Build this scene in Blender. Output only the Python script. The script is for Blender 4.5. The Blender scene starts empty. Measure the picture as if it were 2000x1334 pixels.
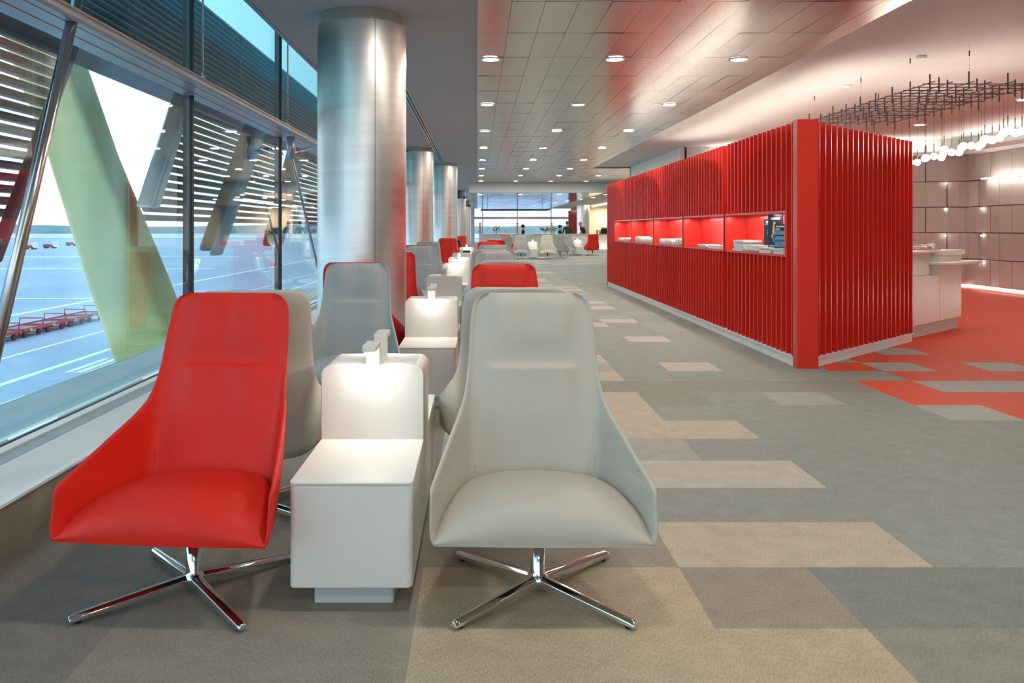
import bpy, bmesh, math, random
from mathutils import Vector, Matrix, noise
random.seed(7)
PI = math.pi
C = bpy.context.scene.collection
sc = bpy.context.scene

# ------------------------------------------------------------------ camera
F, H, VX, VY = 1621.0, 1.326, 932.0, 447.0
cam_d = bpy.data.cameras.new('camera'); cam = bpy.data.objects.new('camera', cam_d); C.objects.link(cam)
cam.location = (0, 0, H); cam.rotation_euler = (PI/2, 0, 0)
cam_d.sensor_width = 36; cam_d.lens = F/2000*36
cam_d.shift_x = (1000-VX)/2000; cam_d.shift_y = -(667-VY)/2000
cam_d.clip_end = 3000; cam_d.clip_start = 0.05
sc.camera = cam
# ------------------------------------------------------------------ colour management
sc.view_settings.view_transform = 'Standard'; sc.view_settings.look = 'None'
sc.view_settings.gamma = 1; sc.view_settings.use_curve_mapping = False
sc.view_settings.exposure = 0.52
# ------------------------------------------------------------------ sky
W = bpy.data.worlds.new('sky'); sc.world = W; W.use_nodes = True
nt = W.node_tree; nt.nodes.clear()
o_ = nt.nodes.new('ShaderNodeOutputWorld'); bg = nt.nodes.new('ShaderNodeBackground')
tc = nt.nodes.new('ShaderNodeTexCoord'); sp = nt.nodes.new('ShaderNodeSeparateXYZ'); rp = nt.nodes.new('ShaderNodeValToRGB')
nt.links.new(tc.outputs['Generated'], sp.inputs[0]); nt.links.new(sp.outputs['Z'], rp.inputs[0])
nt.links.new(rp.outputs[0], bg.inputs[0]); nt.links.new(bg.outputs[0], o_.inputs[0])
rp.color_ramp.elements[0].position = 0.0; rp.color_ramp.elements[0].color = (0.92, 0.93, 0.97, 1)
rp.color_ramp.elements[1].position = 0.6; rp.color_ramp.elements[1].color = (0.62, 0.82, 1.0, 1)
bg.inputs[1].default_value = 1.6

def area_light(name, loc, size, power, color=(1, .93, .82), rot=(0, 0, 0), shape='DISK', size_y=None, spread=None):
    d = bpy.data.lights.new(name, 'AREA'); d.shape = shape; d.size = size
    if size_y: d.size_y = size_y
    d.energy = power; d.color = color
    if spread: d.spread = spread
    o = bpy.data.objects.new(name, d); C.objects.link(o); o.location = loc; o.rotation_euler = rot
    return o
ZC = 3.35          # ceiling height
WARM = (1.0, .93, .84)
# downlight grid of the metal ceiling: the lamps themselves sit in the fixtures built below
DL_ROWS = [9.86+3.6*k for k in range(-4, 8)]
DL_COLS = [.16, 1.636, 3.11]
DL_POWER = 15.0
for j, y in enumerate(DL_ROWS):
    for i, x in enumerate(DL_COLS+([4.6] if y > 28 else [])):
        area_light('downlight_lamp', (x, y, ZC-.03), .17, DL_POWER, WARM)
# downlight lamps of the cream ceiling on the right, two of them out of view
for (x, y) in [(8.75, 16.4), (8.7, 13.2), (5.6, 4.2), (8.7, 2.0)]:
    area_light('downlight_lamp', (x, y, ZC), .17, 5, WARM)

# ------------------------------------------------------------------ materials
MATS = {}
def mat(name, col, rough=.5, metal=0.0, emis=None, estr=0.0, noise_s=None, noise_a=.06, bump=0.0, bump_s=200, coat=0, aniso=0, spec=None, sheen=0, stretch=None):
    if name in MATS: return MATS[name]
    m = bpy.data.materials.new(name); m.use_nodes = True; n = m.node_tree; b = n.nodes['Principled BSDF']
    b.inputs['Base Color'].default_value = (*col, 1); b.inputs['Roughness'].default_value = rough
    b.inputs['Metallic'].default_value = metal
    if spec is not None: b.inputs['Specular IOR Level'].default_value = spec
    if coat: b.inputs['Coat Weight'].default_value = coat; b.inputs['Coat Roughness'].default_value = .1
    if aniso: b.inputs['Anisotropic'].default_value = aniso
    if sheen: b.inputs['Sheen Weight'].default_value = sheen
    if emis: b.inputs['Emission Color'].default_value = (*emis, 1); b.inputs['Emission Strength'].default_value = estr
    t = n.nodes.new('ShaderNodeTexCoord')
    mp = n.nodes.new('ShaderNodeMapping'); n.links.new(t.outputs['Object'], mp.inputs[0])
    if stretch: mp.inputs['Scale'].default_value = stretch
    if noise_s:
        z = n.nodes.new('ShaderNodeTexNoise'); z.inputs['Scale'].default_value = noise_s; z.inputs['Detail'].default_value = 5
        n.links.new(mp.outputs[0], z.inputs['Vector'])
        r = n.nodes.new('ShaderNodeValToRGB'); n.links.new(z.outputs['Fac'], r.inputs[0])
        r.color_ramp.elements[0].position = .3; r.color_ramp.elements[1].position = .7
        r.color_ramp.elements[0].color = (*[max(0, c*(1-noise_a)) for c in col], 1)
        r.color_ramp.elements[1].color = (*[min(1, c*(1+noise_a)) for c in col], 1)
        n.links.new(r.outputs[0], b.inputs['Base Color'])
    if bump:
        z2 = n.nodes.new('ShaderNodeTexNoise'); z2.inputs['Scale'].default_value = bump_s; z2.inputs['Detail'].default_value = 3
        n.links.new(mp.outputs[0], z2.inputs['Vector'])
        bp = n.nodes.new('ShaderNodeBump'); bp.inputs['Strength'].default_value = bump; bp.inputs['Distance'].default_value = .002
        n.links.new(z2.outputs['Fac'], bp.inputs['Height']); n.links.new(bp.outputs[0], b.inputs['Normal'])
    MATS[name] = m
    return m

def emit(name, col, s): return mat(name, col, .5, 0, col, s)
M_red = mat('red_leather', (.72, .024, .013), .5, noise_s=3, noise_a=.05, bump=.12, bump_s=500, spec=.28)
M_grey = mat('warm_grey_leather', (.48, .445, .375), .48, noise_s=3, noise_a=.04, bump=.12, bump_s=500, spec=.28)
M_cool = mat('cool_grey_leather', (.42, .425, .41), .48, noise_s=3, noise_a=.04, bump=.12, bump_s=500, spec=.28)
M_cream = mat('cream_leather', (.60, .57, .46), .48, noise_s=3, noise_a=.04, bump=.12, bump_s=500, spec=.28)
M_chrome = mat('polished_chrome', (.78, .78, .78), .07, 1.0, noise_s=4, noise_a=.03)
M_dark = mat('black_rubber', (.02, .02, .02), .6, noise_s=30)
M_solid = mat('white_solid_surface', (.74, .71, .65), .38, noise_s=2, noise_a=.015)
M_solidg = mat('pale_grey_plinth', (.55, .57, .57), .45, noise_s=2, noise_a=.02)
M_led = emit('lamp_led', (1, .97, .9), 14)
M_disc = emit('downlight_disc', (1, .95, .85), 12)
M_ring = mat('white_trim_ring', (.8, .78, .74), .3, noise_s=5)
M_col = mat('brushed_steel_column', (.80, .77, .73), .36, 1.0, noise_s=1.2, noise_a=.05, bump=.25, bump_s=6, aniso=.6, stretch=(1, 1, 14))
M_cap = mat('polished_steel_band', (.8, .77, .72), .12, 1.0, noise_s=3, noise_a=.08, bump=.4, bump_s=20)
M_seam = mat('seam_dark', (.12, .11, .10), .6, noise_s=5)
M_capd = mat('dark_steel_band', (.10, .10, .10), .35, .6, noise_s=5)
M_plaster = mat('grey_plaster', (.42, .405, .41), .75, noise_s=1.5, noise_a=.03)
M_creamc = mat('cream_plaster', (.62, .60, .565), .75, noise_s=1.2, noise_a=.03)
M_white = mat('white_paint', (.78, .76, .73), .6, noise_s=2, noise_a=.02)
M_redp = mat('red_lacquer', (.72, .030, .016), .27, noise_s=2, noise_a=.03, spec=.75)
M_plinth = mat('white_plinth', (.82, .84, .85), .4, noise_s=3, noise_a=.02)
M_steel = mat('window_steel', (.42, .43, .45), .32, .75, noise_s=3, noise_a=.05)
M_black = mat('black_gasket', (.015, .016, .018), .5, noise_s=10)
M_rod = mat('satin_steel_tube', (.55, .53, .50), .22, 1.0, noise_s=3, noise_a=.05)
M_copper = mat('bronze_edge', (.55, .36, .25), .3, .8, noise_s=4)
M_stone = mat('brown_stone', (.26, .215, .165), .45, noise_s=5, noise_a=.25, bump=.3, bump_s=12)
M_ledge = mat('perforated_white_grille', (.78, .78, .75), .5, noise_s=400, noise_a=.18, bump=.5, bump_s=500)
M_slate = mat('blue_grey_sill', (.30, .38, .40), .4, noise_s=8, noise_a=.12)
M_louver = mat('dark_louver', (.085, .08, .075), .45, .3, noise_s=6, noise_a=.2, stretch=(1, .2, 1))
M_louverd = mat('teal_dark_louver', (.055, .065, .07), .6, .2, noise_s=6, noise_a=.2, stretch=(1, .2, 1))
M_yel = mat('yellow_green_paint', (.78, .70, .24), .5, noise_s=.8, noise_a=.15)
M_blued = mat('blue_grey_steel', (.22, .27, .33), .45, .2, noise_s=2, noise_a=.1)
M_gls = mat('milky_globe', (1, .97, .9), .3, 0, (1, .93, .82), 24)
M_dkrod = mat('dark_bronze_rod', (.05, .04, .035), .45, .3, noise_s=10)
M_wood = mat('wood_post', (.45, .32, .14), .5, noise_s=6, noise_a=.15)
M_skin = mat('skin', (.55, .33, .24), .5, noise_s=20)
M_hair = mat('dark_hair', (.02, .015, .012), .5, noise_s=40)
M_hairg = mat('grey_hair', (.3, .27, .25), .5, noise_s=40)
M_suit = mat('dark_suit', (.02, .022, .03), .7, noise_s=20)
M_shirt = mat('dark_brown_cloth', (.05, .04, .035), .7, noise_s=20)
M_trous = mat('taupe_trousers', (.25, .2, .16), .8, noise_s=20)
M_paper = mat('newsprint', (.48, .50, .44), .8, noise_s=60, noise_a=.3)
M_papere = mat('paper_edges', (.62, .68, .66), .8, noise_s=200, noise_a=.25)
M_cover = mat('black_cover', (.02, .022, .025), .35, noise_s=20)
M_blue = mat('blue_print', (.05, .3, .55), .4, noise_s=30, noise_a=.3)
M_orange = mat('orange_print', (.8, .35, .08), .4, noise_s=30)
M_tan = mat('tan_print', (.55, .42, .28), .5, noise_s=30)
M_panel = mat('taupe_wall_panel', (.50, .475, .44), .5, noise_s=2, noise_a=.04, bump=.15, bump_s=120)
M_glow = emit('led_strip_glow', (1, .93, .80), 9)
M_glow2 = emit('cove_strip_glow', (1, .93, .84), 4)
M_apron = None

def glass_mat(name, tint, refl=1.0):
    m = bpy.data.materials.new(name); m.use_nodes = True; n = m.node_tree; n.nodes.clear()
    out = n.nodes.new('ShaderNodeOutputMaterial'); mx = n.nodes.new('ShaderNodeMixShader')
    tr = n.nodes.new('ShaderNodeBsdfTransparent'); gl = n.nodes.new('ShaderNodeBsdfGlossy')
    ge = n.nodes.new('ShaderNodeNewGeometry'); dp = n.nodes.new('ShaderNodeVectorMath'); dp.operation = 'DOT_PRODUCT'
    n.links.new(ge.outputs['Incoming'], dp.inputs[0]); n.links.new(ge.outputs['Normal'], dp.inputs[1])
    ab = n.nodes.new('ShaderNodeMath'); ab.operation = 'ABSOLUTE'; n.links.new(dp.outputs['Value'], ab.inputs[0])
    om = n.nodes.new('ShaderNodeMath'); om.operation = 'SUBTRACT'; om.inputs[0].default_value = 1; n.links.new(ab.outputs[0], om.inputs[1])
    pw = n.nodes.new('ShaderNodeMath'); pw.operation = 'POWER'; pw.inputs[1].default_value = 4.2; n.links.new(om.outputs[0], pw.inputs[0])
    fr = n.nodes.new('ShaderNodeMath'); fr.operation = 'MULTIPLY_ADD'; fr.inputs[1].default_value = .95; fr.inputs[2].default_value = .045; n.links.new(pw.outputs[0], fr.inputs[0])
    tr.inputs[0].default_value = (*tint, 1); gl.inputs['Roughness'].default_value = .0
    gl.inputs[0].default_value = (refl, refl, refl, 1)
    n.links.new(fr.outputs[0], mx.inputs[0]); n.links.new(tr.outputs[0], mx.inputs[1]); n.links.new(gl.outputs[0], mx.inputs[2])
    n.links.new(mx.outputs[0], out.inputs[0]); return m
M_glass = glass_mat('window_glass', (.84, .97, 1.0))
M_glassu = glass_mat('upper_window_glass', (.58, .86, .90))
M_glassf = glass_mat('far_window_glass', (.93, .97, 1.0))

def carpet(name, col, amp=.20):
    m = bpy.data.materials.new('carpet_'+name); m.use_nodes = True; n = m.node_tree; b = n.nodes['Principled BSDF']
    b.inputs['Roughness'].default_value = .62; b.inputs['Specular IOR Level'].default_value = .35
    t = n.nodes.new('ShaderNodeTexCoord')
    mp = n.nodes.new('ShaderNodeMapping'); mp.inputs['Scale'].default_value = (1.0, .22, 1); mp.inputs['Rotation'].default_value = (0, 0, .12)
    n.links.new(t.outputs['Object'], mp.inputs[0])
    z = n.nodes.new('ShaderNodeTexNoise'); z.inputs['Scale'].default_value = 260; z.inputs['Detail'].default_value = 4
    n.links.new(mp.outputs[0], z.inputs['Vector'])
    z3 = n.nodes.new('ShaderNodeTexNoise'); z3.inputs['Scale'].default_value = 9; z3.inputs['Detail'].default_value = 3
    n.links.new(t.outputs['Object'], z3.inputs['Vector'])
    ad = n.nodes.new('ShaderNodeMath'); ad.operation = 'MULTIPLY_ADD'; ad.inputs[1].default_value = .25
    n.links.new(z3.outputs['Fac'], ad.inputs[0])
    ml = n.nodes.new('ShaderNodeMath'); ml.operation = 'MULTIPLY'; ml.inputs[1].default_value = .75
    n.links.new(z.outputs['Fac'], ml.inputs[0]); n.links.new(ml.outputs[0], ad.inputs[2])
    r = n.nodes.new('ShaderNodeValToRGB'); n.links.new(ad.outputs[0], r.inputs[0])
    r.color_ramp.elements[0].position = .36; r.color_ramp.elements[1].position = .64
    r.color_ramp.elements[0].color = (*[c*(1-amp*1.3) for c in col], 1); r.color_ramp.elements[1].color = (*[min(1, c*(1+amp)) for c in col], 1)
    n.links.new(r.outputs[0], b.inputs['Base Color'])
    bp = n.nodes.new('ShaderNodeBump'); bp.inputs['Strength'].default_value = .35; bp.inputs['Distance'].default_value = .003
    n.links.new(z.outputs['Fac'], bp.inputs['Height']); n.links.new(bp.outputs[0], b.inputs['Normal'])
    return m

# ------------------------------------------------------------------ mesh helpers
class MB:
    def __init__(s): s.v = []; s.f = []; s.mi = []; s.sm = []
    def add(s, verts, faces, mi=0, smooth=False):
        o = len(s.v); s.v += [tuple(v) for v in verts]
        for f in faces: s.f.append(tuple(i+o for i in f)); s.mi.append(mi); s.sm.append(smooth)
        return s
    def box(s, x0, x1, y0, y1, z0, z1, mi=0):
        return s.add([(x0,y0,z0),(x1,y0,z0),(x1,y1,z0),(x0,y1,z0),(x0,y0,z1),(x1,y0,z1),(x1,y1,z1),(x0,y1,z1)],
              [(0,3,2,1),(4,5,6,7),(0,1,5,4),(1,2,6,5),(2,3,7,6),(3,0,4,7)], mi)
    def prism(s, poly, axis, a, b, mi=0, smooth=False):
        """poly: 2D points; axis 'x','y','z' = extrusion axis from a to b"""
        n = len(poly)
        def P(p, t):
            if axis == 'x': return (t, p[0], p[1])
            if axis == 'y': return (p[0], t, p[1])
            return (p[0], p[1], t)
        vs = [P(p, a) for p in poly]+[P(p, b) for p in poly]
        s.add(vs, [tuple(range(n))[::-1], tuple(range(n, 2*n))], mi)
        o = len(s.v)-2*n
        for i in range(n):
            j = (i+1) % n
            s.f.append((o+i, o+j, o+n+j, o+n+i)); s.mi.append(mi); s.sm.append(smooth)
        return s
    def tube(s, p0, p1, r0, r1=None, n=12, mi=0, caps=True):
        r1 = r0 if r1 is None else r1
        p0 = Vector(p0); p1 = Vector(p1); d = (p1-p0).normalized()
        a = d.orthogonal().normalized(); b = d.cross(a)
        vs = []
        for p, r in ((p0, r0), (p1, r1)):
            for i in range(n):
                t = 2*PI*i/n; vs.append(p+a*math.cos(t)*r+b*math.sin(t)*r)
        s.add(vs, [(i, (i+1) % n, n+(i+1) % n, n+i) for i in range(n)], mi, True)
        if caps:
            o = len(s.v)-2*n
            s.f.append(tuple(o+i for i in range(n))[::-1]); s.mi.append(mi); s.sm.append(False)
            s.f.append(tuple(o+n+i for i in range(n))); s.mi.append(mi); s.sm.append(False)
        return s
    def lathe(s, prof, n=24, mi=0, c=(0, 0), smooth=True):
        vs = []
        for r, z in prof:
            for i in range(n):
                t = 2*PI*i/n; vs.append((c[0]+r*math.cos(t), c[1]+r*math.sin(t), z))
        fs = []
        for k in range(len(prof)-1):
            for i in range(n):
                fs.append((k*n+i, k*n+(i+1) % n, (k+1)*n+(i+1) % n, (k+1)*n+i))
        s.add(vs, fs, mi, smooth)
        return s
    def sphere(s, c, r, n=12, mi=0, sc=(1, 1, 1)):
        m = n//2; vs = []; fs = []
        for k in range(m+1):
            p = PI*k/m
            for i in range(n):
                t = 2*PI*i/n
                vs.append((c[0]+r*sc[0]*math.sin(p)*math.cos(t), c[1]+r*sc[1]*math.sin(p)*math.sin(t), c[2]+r*sc[2]*math.cos(p)))
        for k in range(m):
            for i in range(n):
                fs.append((k*n+i, (k+1)*n+i, (k+1)*n+(i+1) % n, k*n+(i+1) % n))
        s.add(vs, fs, mi, True); return s
    def build(s, name, mats, parent=None, loc=(0, 0, 0), bevel=0, seg=2, rot=0, subsurf=0, merge=False):
        me = bpy.data.meshes.new(name); me.from_pydata(s.v, [], s.f)
        if not isinstance(mats, (list, tuple)): mats = [mats]
        for m in mats: me.materials.append(m)
        for i, p in enumerate(me.polygons): p.material_index = s.mi[i]; p.use_smooth = s.sm[i]
        bm = bmesh.new(); bm.from_mesh(me)
        if merge: bmesh.ops.remove_doubles(bm, verts=bm.verts, dist=1e-5)
        bmesh.ops.recalc_face_normals(bm, faces=bm.faces)
        bm.to_mesh(me); bm.free(); me.update()
        o = bpy.data.objects.new(name, me); C.objects.link(o); o.location = loc; o.rotation_euler = (0, 0, rot)
        if parent: o.parent = parent
        if bevel:
            b = o.modifiers.new('bevel', 'BEVEL'); b.width = bevel; b.segments = seg; b.limit_method = 'ANGLE'; b.angle_limit = .6
            for p in me.polygons: p.use_smooth = True
            w = o.modifiers.new('wn', 'WEIGHTED_NORMAL'); w.keep_sharp = False
        if subsurf:
            b = o.modifiers.new('sub', 'SUBSURF'); b.levels = subsurf; b.render_levels = subsurf
            for p in me.polygons: p.use_smooth = True
        return o

def tag(o, label=None, cat=None, group=None, kind=None):
    if label: o['label'] = label
    if cat: o['category'] = cat
    if group: o['group'] = group
    if kind: o['kind'] = kind
    return o
def empty(name, loc, rz=0, label=None, cat=None, group=None):
    o = bpy.data.objects.new(name, None); C.objects.link(o); o.location = loc; o.rotation_euler = (0, 0, rz); o.empty_display_size = .1
    return tag(o, label, cat, group)
def struct(mb, name, mats, **k):
    o = mb.build(name, mats, **k); o['kind'] = 'structure'; return o
def copy_tree(o, parent=None, matmap=None):
    c = o.copy(); C.objects.link(c); c.parent = parent
    for ch in list(o.children): copy_tree(ch, c)
    return c
def rrect(x0, x1, y0, y1, r, n=5, corners=(1, 1, 1, 1)):
    pts = []
    for (cx, cy, a0, use, px, py) in ((x0+r, y0+r, PI, corners[0], x0, y0), (x1-r, y0+r, 1.5*PI, corners[1], x1, y0), (x1-r, y1-r, 0, corners[2], x1, y1), (x0+r, y1-r, .5*PI, corners[3], x0, y1)):
        if use:
            for i in range(n+1):
                a = a0+.5*PI*i/n; pts.append((cx+r*math.cos(a), cy+r*math.sin(a)))
        else: pts.append((px, py))
    return pts
def lerp_t(tab, x):
    if x <= tab[0][0]: return tab[0][1]
    for (a, va), (b, vb) in zip(tab, tab[1:]):
        if x <= b: return va+(vb-va)*(x-a)/(b-a)
    return tab[-1][1]
def sstep(a, b, x):
    t = max(0, min(1, (x-a)/(b-a))); return t*t*(3-2*t)

# ------------------------------------------------------------------ floor (carpet tiles, one object)
YE = 66.0
TX0, TY0, TS = .79, 2.754, .4986
cm = dict(
 beige=carpet('beige', (.43, .345, .235)), sand=carpet('sand', (.45, .385, .285)), light=carpet('light', (.46, .425, .36)),
 taupe=carpet('taupe', (.28, .235, .185)), brown=carpet('brown', (.225, .185, .15)), olive=carpet('olive', (.235, .235, .185)),
 lgrey=carpet('lgrey', (.33, .33, .295)), green=carpet('green', (.245, .268, .235)), dgreen=carpet('dgreen', (.185, .205, .175)),
 red=carpet('red', (.66, .065, .018), .07), rgrey=carpet('rgrey', (.36, .37, .33)), far=carpet('far', (.275, .295, .262)))
keys = list(cm); mb = MB()
special = {}
def setrow(r, spec):
    for a, b, c in spec:
        for j in range(a, b): special[(r, j)] = c
# column j spans X = TX0+.5*j ... ; row r spans Y = TY0+.4986*r ...
setrow(-1, [(-8, 1, 'beige'), (1, 2, 'olive'), (2, 30, 'green')])
setrow(0, [(-8, 0, 'beige'), (0, 1, 'taupe'), (1, 30, 'dgreen')])
setrow(1, [(-8, 0, 'taupe'), (0, 1, 'sand'), (1, 2, 'sand'), (2, 30, 'green')])
setrow(2, [(-8, 30, 'green')])
setrow(3, [(-8, 1, 'light'), (1, 2, 'light'), (2, 30, 'green')])
setrow(4, [(-8, 1, 'lgrey'), (1, 30, 'green')])
setrow(5, [(-8, 1, 'sand'), (1, 2, 'sand'), (2, 30, 'green')])
setrow(6, [(-8, 1, 'sand'), (1, 2, 'green'), (5, 6, 'rgrey'), (6, 30, 'red'), (2, 5, 'green')])
setrow(7, [(-8, 1, 'sand'), (1, 2, 'olive'), (3, 4, 'lgrey'), (2, 3, 'green'), (4, 5, 'green'), (5, 30, 'red')])
setrow(8, [(-8, 5, 'olive'), (5, 6, 'red'), (6, 9, 'rgrey'), (9, 30, 'red')])
setrow(9, [(-8, 1, 'sand'), (1, 6, 'green'), (6, 30, 'red')])
setrow(10, [(-8, 1, 'lgrey'), (1, 2, 'green'), (2, 3, 'light'), (3, 5, 'green'), (5, 6, 'red'), (6, 7, 'rgrey'), (7, 8, 'red'), (8, 9, 'rgrey'), (9, 30, 'red')])
setrow(11, [(-8, 1, 'light'), (1, 5, 'green'), (5, 6, 'rgrey'), (6, 30, 'red')])
setrow(12, [(-8, 6, 'green'), (6, 7, 'red'), (7, 8, 'rgrey'), (8, 30, 'red')])
setrow(14, [(2, 3, 'light')]); setrow(17, [(1, 2, 'light')]); setrow(18, [(2, 3, 'light')]); setrow(20, [(1, 2, 'light')])
setrow(22, [(1, 3, 'light')]); setrow(24, [(0, 2, 'lgrey')]); setrow(27, [(0, 2, 'light')]); setrow(30, [(1, 3, 'light')])
rr = random.Random(3)
r0 = int((-7-TY0)/TS); r1 = int((YE-TY0)/TS)+1
for r in range(r0, r1):
    for j in range(-6, 26):
        X0 = TX0+.5*j; X1 = X0+.5; Y0 = TY0+TS*r; Y1 = Y0+TS
        X0 = max(X0, -1.92); X1 = min(X1, 13.2)
        if X1 <= X0: continue
        c = special.get((r, j))
        q = rr.random()
        if c is None:
            if r >= 9 and X0 > 3.2 and (Y0 < 19 or X0 > 5.2) and Y0 < 26: c = 'red'
            elif r < -1: c = 'beige' if X0 < 1.2 else 'green'
            elif Y0 > 30: c = ('light' if q < .22 else 'lgrey' if q < .5 else 'far')
            elif 10 < r and X0 < 2.2 and Y0 > 14: c = ('light' if q < .17 else 'lgrey' if q < .34 else 'far')
            else: c = 'green' if q < .6 else 'far'
        if X1 < .0 and r < 8:
            # brown-grey field under the seats by the window
            c = ('brown' if (X1 < -1.15 or r > 1) else 'taupe') if q < .7 else 'taupe'
            if X0 > -.3 and r < 1: c = 'beige' if r == -1 else 'taupe'
        mb.add([(X0, Y0, 0), (X1, Y0, 0), (X1, Y1, 0), (X0, Y1, 0)], [(0, 1, 2, 3)], keys.index(c))
# slab body below the carpet so the floor has thickness
mb.box(-1.92, 13.2, -7, YE, -.3, -.004, keys.index('far'))
struct(mb, 'floor', [cm[k] for k in keys])

# ------------------------------------------------------------------ ceilings
M_joint = mat('ceiling_joint', (.20, .185, .165), .5, noise_s=5)
def gappy(name, col, rough, metal):
    m = mat(name, col, rough, metal, noise_s=1.5, noise_a=.06, bump=.25, bump_s=1.6)
    return m
M_metal = gappy('brushed_metal_ceiling', (.58, .545, .51), .25, 1.0)
M_metal2 = gappy('mirror_metal_ceiling', (.62, .62, .64), .13, 1.0)
def panel_ceiling(name, x0, x1, y0, y1, z, m, px=.3, py=1.2, amp=.0018, yoff=0.0, seed=1):
    R = random.Random(seed); mb = MB(); g = .0018; gy = .005
    ny = int(math.ceil((y1-y0)/py)); nx = int(math.ceil((x1-x0)/px-1e-6))
    for a in range(nx):
        for b in range(ny):
            X0 = x0+a*px+g; X1 = min(x0+(a+1)*px, x1)-g; Y0 = y0+b*py+gy; Y1 = min(y0+(b+1)*py, y1)-gy
            if X1 <= X0 or Y1 <= Y0: continue
            tx = R.uniform(-1, 1)*amp; ty = R.uniform(-1, 1)*amp*1.3; sag = R.uniform(.2, 1)*amp*.8
            n, k = 4, 6; vs = []; fs = []
            for i in range(n+1):
                for j in range(k+1):
                    u = i/n*2-1; v = j/k*2-1
                    vs.append((X0+(X1-X0)*i/n, Y0+(Y1-Y0)*j/k, z+tx*u+ty*v-sag*(1-u*u)*(1-v*v)+R.uniform(-1, 1)*amp*.05))
            for i in range(n):
                for j in range(k):
                    q = i*(k+1)+j; fs.append((q, q+1, q+k+2, q+k+1))
            mb.add(vs, fs, 0, True)
    mb.box(x0, x1, y0, y1, z+.012, z+.15, 1)
    return struct(mb, name, [m, M_joint])
panel_ceiling('ceiling', .01, 3.85, -7-.02, 27.8, ZC, M_metal, seed=2)
panel_ceiling('ceiling', .01, 10.5, 27.8, 36.4, ZC, M_metal, seed=5)
panel_ceiling('ceiling', .0, 5.6, 36.8, YE, 2.92, M_metal2, px=.6, py=1.2, amp=.003, seed=9)
struct(MB().box(-2.04, .0, -7, 36.4, ZC, ZC+.15).box(-2.04, -.3, 36.4, YE, ZC, ZC+.15), 'ceiling', M_plaster)
struct(MB().box(-.002, .010, -7, 36.4, ZC-.02, ZC-.001), 'trim_14', M_rod)
struct(MB().box(3.9, 13.2, -7, 27.8, ZC+.04, ZC+.19), 'ceiling', M_creamc)
struct(MB().box(5.6, 13.2, 36.8, YE, 2.92, 3.1).box(-.3, .0, 36.8, YE, 2.92, 3.1), 'ceiling', M_creamc)
# lit slot between the metal field and the plaster field
struct(MB().box(3.852, 3.885, -7, 27.8, ZC+.03, ZC+.05), 'trim_1', M_glow2)
# the downstand before the far lounge
struct(MB().box(-.36, 10.5, 36.4, 36.8, 2.92, 3.5), 'trim_2', M_creamc)
# slot diffusers in the grey ceiling
o = MB().box(-1.12, -1.10, 8, 24.6, ZC-.009, ZC-.001).box(-1.07, -1.05, 8, 24.6, ZC-.009, ZC-.001).box(-1.02, -1.0, 8, 24.6, ZC-.009, ZC-.001).box(-1.10, -1.02, 8, 24.6, ZC-.004, ZC-.001, 1).build('air_diffuser', [M_rod, M_black])
tag(o, 'long linear slot air diffuser in the grey ceiling beside the columns', 'air vent')

# ------------------------------------------------------------------ downlights
dl = empty('ceiling_light', (DL_COLS[0], DL_ROWS[4], ZC-.004), 0)
MB().lathe([(.098, .0), (.098, -.012), (.112, -.014), (.122, -.004), (.122, .004)], 28).build('trim_ring', M_ring, dl)
MB().lathe([(.0, -.006), (.099, -.006)], 28).build('diffuser', M_disc, dl)
ordw = ['first', 'second', 'third', 'fourth', 'fifth', 'sixth', 'seventh', 'eighth', 'ninth', 'tenth', 'eleventh', 'twelfth']
first = True
for j, y in enumerate(DL_ROWS):
    if y < 9: continue
    k = round((y-9.86)/3.6)
    for i, x in enumerate(DL_COLS+([4.6] if y > 28 else [])):
        o = dl if first else copy_tree(dl); first = False
        o.location = (x, y, ZC-.006)
        side = ['left', 'middle', 'right', 'far right'][i]
        tag(o, 'round white downlight in the metal ceiling, %s row from the front, %s column' % (ordw[k], side), 'ceiling light', 'downlights in the metal ceiling')
for (x, y, z, l) in [(8.75, 16.4, ZC+.034, 'round white downlight in cream ceiling above the pendant globes, nearest the red wall'), (8.7, 13.2, ZC+.034, 'round white downlight in cream ceiling at the right picture edge')]:
    o = copy_tree(dl); o.location = (x, y, z); tag(o, l, 'ceiling light', 'downlights in the cream ceiling')
FAR = [(.16, 38.4), (2.0, 38.4), (3.8, 38.4), (5.95, 38.4), (7.0, 41.2), (5.9, 42.2), (5.6, 45), (5.15, 47.5), (4.8, 51), (4.45, 54), (4.0, 57.5)]
for i, (x, y) in enumerate(FAR):
    o = copy_tree(dl); o.location = (x, y, 2.912)
    area_light('downlight_lamp', (x, y, 2.89), .17, 20, WARM)
    tag(o, 'small round downlight in the low far ceiling, %s from the front' % ordw[i], 'ceiling light', 'downlights in the low far ceiling')
for (x, y) in [(-.5, 44), (9, 44), (8, 50), (2.5, 60), (7, 60)]:
    area_light('downlight_lamp', (x, y, 2.89), .17, 20, WARM)

# ------------------------------------------------------------------ window wall
GX = -2.45
ys = [7.07+3.195*k for k in range(-4, 13)]
n = 0
for a, b in zip(ys, ys[1:]):
    n += 1
    w = empty('window_%d' % n, (GX, a, 0)); w['kind'] = 'structure'
    L = b-a
    MB().box(-.012, .012, .03, L-.03, .226, 2.46).build('pane', M_glass, w)
    MB().box(-.012, .012, .03, L-.03, 2.52, 5.6).build('upper_pane', M_glassu, w)
    MB().box(-.05, .03, -.022, .022, .225, 5.6).build('mullion', M_black, w)
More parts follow.
